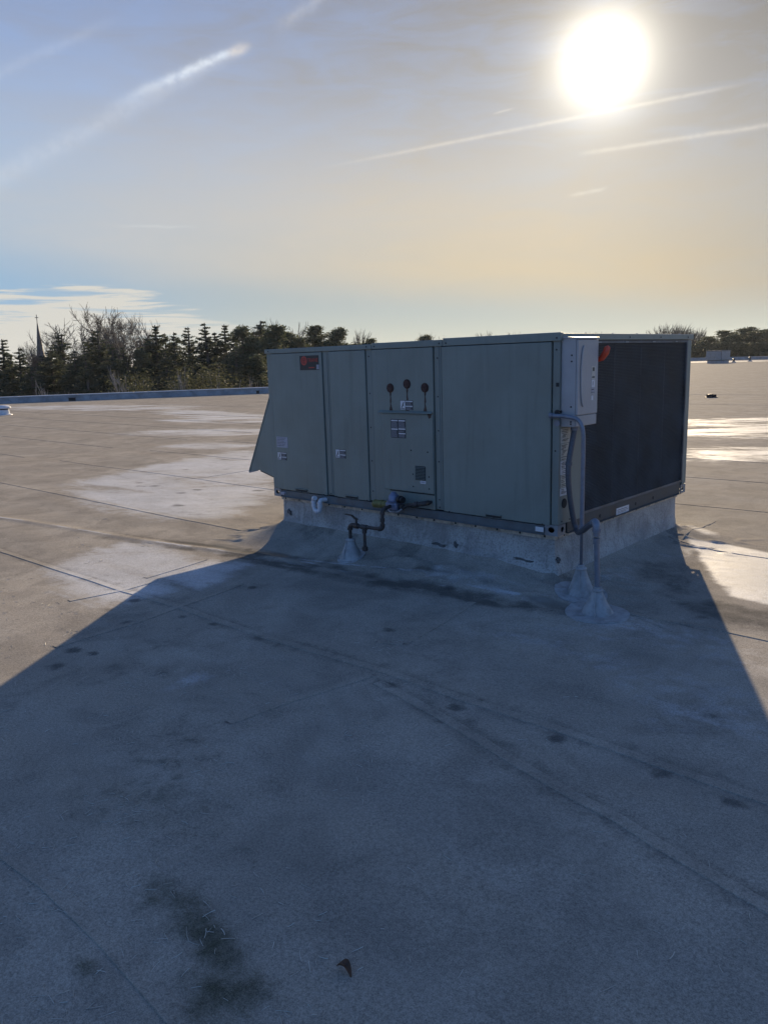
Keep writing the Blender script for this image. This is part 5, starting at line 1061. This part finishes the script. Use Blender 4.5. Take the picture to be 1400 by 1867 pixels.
TREES = [
    ('cone', -58.6, 19.8, 10.8, 2.8, 'dark conical evergreen cut by the left picture edge', 'evergreens along the left parapet'),
    ('cone', -54.5, 19.2, 10.0, 2.3, 'second dark conical evergreen from the left picture edge', 'evergreens along the left parapet'),
    ('cone', -61.2, 23.8, 9.6, 2.9, 'dark evergreen directly below the church steeple', 'evergreens along the left parapet'),
    ('cone', -62.4, 26.1, 11.4, 3.2, 'tall slim dark evergreen first right of the steeple', 'evergreens along the left parapet'),
    ('cone', -54.8, 23.4, 9.8, 2.3, 'shorter dark evergreen right of the slim one beside the steeple', 'evergreens along the left parapet'),
    ('cone', -55.8, 25.9, 11.4, 3.3, 'broad tall dark evergreen left of the largest bare tree', 'evergreens along the left parapet'),
    ('cone', -52.7, 25.3, 10.2, 2.8, 'lower dark evergreen leaning against the broad one under the largest bare tree', 'evergreens along the left parapet'),
    ('cone', -55.3, 30.8, 11.8, 3.1, 'tall pointed dark evergreen just right of the largest bare trees', 'evergreens along the left parapet'),
    ('pine', -54.3, 28.6, 9.8, 2.1, 'small dark evergreen under the right large bare tree', 'evergreens along the left parapet'),
    ('cone', -52.9, 30.9, 11.1, 2.3, 'dark evergreen between two taller ones in mid treeline', 'evergreens along the left parapet'),
    ('cone', -55.6, 34.0, 11.7, 2.7, 'dark pointed evergreen in the middle of the treeline', 'evergreens along the left parapet'),
    ('cone', -51.5, 32.9, 11.8, 2.9, 'tall dark evergreen above the left of the rounded shrubs', 'evergreens along the left parapet'),
    ('cone', -53.0, 36.0, 11.8, 2.9, 'tall dark evergreen above the rightmost rounded shrub', 'evergreens along the left parapet'),
    ('pine', -48.9, 34.7, 11.4, 2.6, 'dark evergreen third left of the unit top corner', 'evergreens along the left parapet'),
    ('cone', -53.5, 40.3, 12.2, 4.1, 'widest dark evergreen behind the unit top left corner', 'evergreens along the left parapet'),
    ('pine', -49.6, 38.7, 11.6, 2.9, 'dark evergreen touching the unit top left corner', 'evergreens along the left parapet'),
    ('cone', -51.8, 22.7, 9.4, 2.1, 'low dark evergreen in front of the broad tall one', 'evergreens along the left parapet'),
    ('cone', -49.9, 28.1, 9.7, 2.2, 'low dark evergreen in front of the tall pointed one', 'evergreens along the left parapet'),
    ('cone', -48.0, 29.2, 9.2, 2.6, 'low dark evergreen behind the pale twiggy shrub', 'evergreens along the left parapet'),
    ('cone', -46.2, 31.8, 9.4, 2.6, 'low dark evergreen right of the rounded shrub', 'evergreens along the left parapet'),
    ('pine', -46.1, 33.6, 9.2, 2.8, 'low dark evergreen beside the unit near the parapet', 'evergreens along the left parapet'),
    ('cone', -52.4, 19.0, 8.7, 2.5, 'lowest dark evergreen near the parapet at left', 'evergreens along the left parapet'),
    ('cone', -53.1, 26.7, 9.2, 2.5, 'low dark evergreen behind the yellowish shrub', 'evergreens along the left parapet'),
    ('cone', -55.6, 19.0, 9.6, 2.5, 'low dark evergreen filling the gap left of the second conical one', 'evergreens along the left parapet'),
    ('cone', -59.1, 23.6, 10.2, 2.7, 'dark evergreen close right of the steeple', 'evergreens along the left parapet'),
    ('cone', -57.9, 26.1, 10.6, 2.9, 'dark evergreen left behind the broad tall one', 'evergreens along the left parapet'),
    ('cone', -56.7, 28.4, 10.1, 2.9, 'dark evergreen below the middle of the largest bare tree', 'evergreens along the left parapet'),
    ('cone', -56.5, 30.6, 10.8, 2.9, 'dark evergreen left of the tall pointed one', 'evergreens along the left parapet'),
    ('cone', -56.6, 32.4, 11.2, 2.8, 'dark evergreen right of the tall pointed one', 'evergreens along the left parapet'),
    ('cone', -52.7, 34.7, 11.1, 2.9, 'dark evergreen between the two tall ones above the shrubs', 'evergreens along the left parapet'),
    ('cone', -50.9, 35.4, 11.1, 2.8, 'dark evergreen left of the third one from the unit corner', 'evergreens along the left parapet'),
    ('cone', -49.3, 36.0, 11.0, 2.8, 'dark evergreen left of the widest one', 'evergreens along the left parapet'),
    ('pine', -54.8, 48.0, 12.0, 3.3, 'tallest open pine rising above the left part of the unit', 'open pines beyond the unit'),
    ('pine', -54.9, 50.8, 11.7, 2.6, 'slim open pine second above the left part of the unit', 'open pines beyond the unit'),
    ('pine', -60.4, 50.7, 11.0, 3.0, 'low open pine left of the tallest pine above the unit', 'open pines beyond the unit'),
    ('pine', -58.0, 59.0, 10.8, 2.7, 'low pine just above the middle of the unit top', 'open pines beyond the unit'),
    ('pine', -60.6, 59.3, 10.4, 3.2, 'barely visible pine top left of the low middle pine', 'open pines beyond the unit'),
    ('pine', -58.8, 69.0, 11.2, 2.6, 'lone round pine top above the unit right of the middle', 'open pines beyond the unit'),
    ('pine', -61.7, 69.2, 10.3, 2.8, 'faint pine top left of the lone round pine top', 'open pines beyond the unit'),
    ('pine', -59.3, 53.4, 10.6, 3.6, 'low pine between the two tallest pines above the unit', 'open pines beyond the unit'),
    ('pine', -53.6, 43.3, 11.3, 2.6, 'open pine right of the widest dark evergreen', 'open pines beyond the unit'),
    ('bare', -76.7, 33.1, 13.2, 6.2, 'wide bare tree just right of the steeple', 'bare trees behind the evergreens'),
    ('bare', -79.5, 36.7, 13.1, 5.8, 'second wide bare tree right of the steeple', 'bare trees behind the evergreens'),
    ('bare', -70.7, 36.0, 14.5, 7.1, 'largest bare tree with a rounded crown on the left', 'bare trees behind the evergreens'),
    ('bare', -71.6, 38.5, 14.2, 6.7, 'large bare tree right beside the largest one', 'bare trees behind the evergreens'),
    ('bare', -85.2, 31.3, 11.2, 4.0, 'faint bare tree at the left picture edge', 'bare trees behind the evergreens'),
    ('bare', -86.5, 35.9, 12.7, 4.1, 'bare tree close beside the steeple', 'bare trees behind the evergreens'),
    ('bare', -81.1, 40.0, 14.1, 4.0, 'bare tree left of the largest bare tree', 'bare trees behind the evergreens'),
    ('bare', -73.6, 53.6, 13.6, 4.1, 'bare tree top among the evergreens left of the unit', 'bare trees behind the evergreens'),
    ('slim', -73.6, 43.0, 14.1, 3.4, 'slim pale bare tree right of the two largest bare trees', 'thin bare trees above the unit top'),
    ('slim', -67.6, 54.7, 13.4, 3.6, 'bare tree top above the unit top left corner', 'thin bare trees above the unit top'),
    ('slim', -72.5, 61.2, 12.0, 3.5, 'thin bare tree between corner and tallest pine', 'thin bare trees above the unit top'),
    ('slim', -70.8, 68.9, 12.4, 3.2, 'thin forked bare tree right of the two tall pines', 'thin bare trees above the unit top'),
    ('slim', -72.3, 88.9, 12.3, 3.4, 'thin bare tree right of the lone round pine top', 'thin bare trees above the unit top'),
    ('slim', -82.5, 118.7, 13.2, 4.7, 'faint bare tree above the big front panel', 'thin bare trees above the unit top'),
    ('slim', -80.2, 126.3, 13.0, 4.4, 'second faint bare tree above the big front panel', 'thin bare trees above the unit top'),
    ('slim', -72.4, 136.6, 12.5, 4.5, 'faint bare tree above the disconnect box', 'thin bare trees above the unit top'),
    ('slim', -64.8, 145.9, 13.9, 4.0, 'first from the left of the thin distant bare trees in a row above the coil', 'row of thin bare trees above the coil'),
    ('slim', -64.9, 149.1, 13.8, 4.0, 'second from the left of the thin distant bare trees in a row above the coil', 'row of thin bare trees above the coil'),
    ('slim', -64.8, 152.4, 13.7, 4.1, 'third from the left of the thin distant bare trees in a row above the coil', 'row of thin bare trees above the coil'),
    ('slim', -61.2, 147.4, 13.3, 4.0, 'fourth from the left of the thin distant bare trees in a row above the coil', 'row of thin bare trees above the coil'),
    ('slim', -61.3, 150.6, 13.2, 4.0, 'fifth from the left of the thin distant bare trees in a row above the coil', 'row of thin bare trees above the coil'),
    ('slim', -61.3, 153.9, 13.1, 4.1, 'sixth from the left of the thin distant bare trees in a row above the coil', 'row of thin bare trees above the coil'),
    ('slim', -57.9, 148.8, 12.7, 4.0, 'seventh from the left of the thin distant bare trees in a row above the coil', 'row of thin bare trees above the coil'),
    ('slim', -57.8, 152.0, 12.6, 4.0, 'eighth from the left of the thin distant bare trees in a row above the coil', 'row of thin bare trees above the coil'),
    ('slim', -57.6, 155.3, 12.5, 4.1, 'ninth from the left of the thin distant bare trees in a row above the coil', 'row of thin bare trees above the coil'),
    ('pine', -52.6, 143.3, 10.9, 4.5, 'first distant pine right of the coil', 'distant pines on the right'),
    ('pine', -50.8, 146.1, 12.0, 5.6, 'distant pine rising behind the small far unit', 'distant pines on the right'),
    ('pine', -47.9, 142.9, 11.2, 4.4, 'lower distant pine right of the small far unit', 'distant pines on the right'),
    ('pine', -48.3, 149.1, 12.4, 5.3, 'tallest distant pine at far right', 'distant pines on the right'),
    ('pine', -45.3, 145.8, 11.5, 5.1, 'distant pine right of the tallest far pine', 'distant pines on the right'),
    ('pine', -44.2, 148.3, 11.9, 5.6, 'distant pine cut by the right picture edge', 'distant pines on the right'),
    ('pine', -54.3, 141.6, 9.7, 4.9, 'low dark distant pine touching the coil edge', 'distant pines on the right'),
    ('pine', -49.7, 140.1, 9.8, 4.8, 'low distant pine in front of the pine behind the far unit', 'distant pines on the right'),
    ('pine', -46.1, 139.3, 9.6, 5.4, 'low distant pine in front of the tallest far pine', 'distant pines on the right'),
    ('pine', -42.8, 140.3, 9.5, 5.4, 'low distant pine near the right picture edge', 'distant pines on the right'),
    ('shrub', -42.6, 20.8, 8.7, 2.8, 'yellowish twiggy shrub in front of the evergreens', 'shrubs by the parapet'),
    ('shrub', -38.8, 24.9, 8.8, 3.0, 'rounded green shrub nearest the unit by the parapet', 'shrubs by the parapet'),
    ('shrub', -40.8, 23.7, 8.8, 2.8, 'pale green shrub left of the rounded shrub', 'shrubs by the parapet'),
    ('sapling', -43.7, 16.4, 7.7, 1.8, 'pale bare sapling below the steeple at the parapet', 'bare saplings by the parapet'),
    ('sapling', -39.0, 22.9, 8.2, 1.8, 'pale forked sapling in front of the pale green shrub', 'bare saplings by the parapet'),
    ('sapling', -37.7, 26.4, 7.6, 1.3, 'small bare sapling near the unit hood', 'bare saplings by the parapet'),
    ('sapling', -42.0, 19.8, 8.4, 2.0, 'pale bare sapling in front of the yellowish shrub', 'bare saplings by the parapet'),
]
NAMES = {'cone': ('evergreen_tree', 'crown'), 'pine': ('pine_tree', 'crown'), 'bare': ('bare_tree', 'branches'), 'slim': ('bare_tree', 'branches'), 'sapling': ('sapling', 'branches'), 'shrub': ('shrub', 'crown')}
rng = random.Random(5)
for i, (kind, x, y, h, w, label, grp) in enumerate(TREES):
    tr, crn = LIB[kind][i % len(LIB[kind])]
    nm, part = NAMES[kind]; root = thing(nm, label, {'cone': 'tree', 'pine': 'tree', 'bare': 'tree', 'slim': 'tree', 'sapling': 'tree', 'shrub': 'shrub'}[kind], (x, y, -6.5), grp)
    k = h/10; kw = max(k*.5, w*(1.7 if kind in ('bare', 'slim') else 1.4 if kind == 'cone' else 1.2)/WID[kind][i % len(LIB[kind])]); root.rotation_euler = (0, 0, rng.uniform(0, 6.28)); root.scale = (kw, kw, k)
    for n_, me in (('trunk', tr), (part, crn)):
        o = bpy.data.objects.new(n_, me); COL.objects.link(o); o.parent = root

# ---------------------------------------------------------------- the air
def haze():
    m = bpy.data.materials.new('haze'); m.use_nodes = True; nt = m.node_tree; nt.nodes.remove(nt.nodes['Principled BSDF'])
    v = nt.nodes.new('ShaderNodeVolumePrincipled'); v.inputs['Color'].default_value = (.80, .87, .95, 1); v.inputs['Density'].default_value = HAZE; v.inputs['Anisotropy'].default_value = .35
    nt.links.new(v.outputs[0], nt.nodes['Material Output'].inputs['Volume']); MAT['haze'] = m
    o = MB().box(-2100, 2100, -2100, 2100, -7.6, 26.0).build('haze', 'haze'); o['kind'] = 'stuff'; o['label'] = 'thin pale haze over the whole place'
HAZE = .00016
haze()
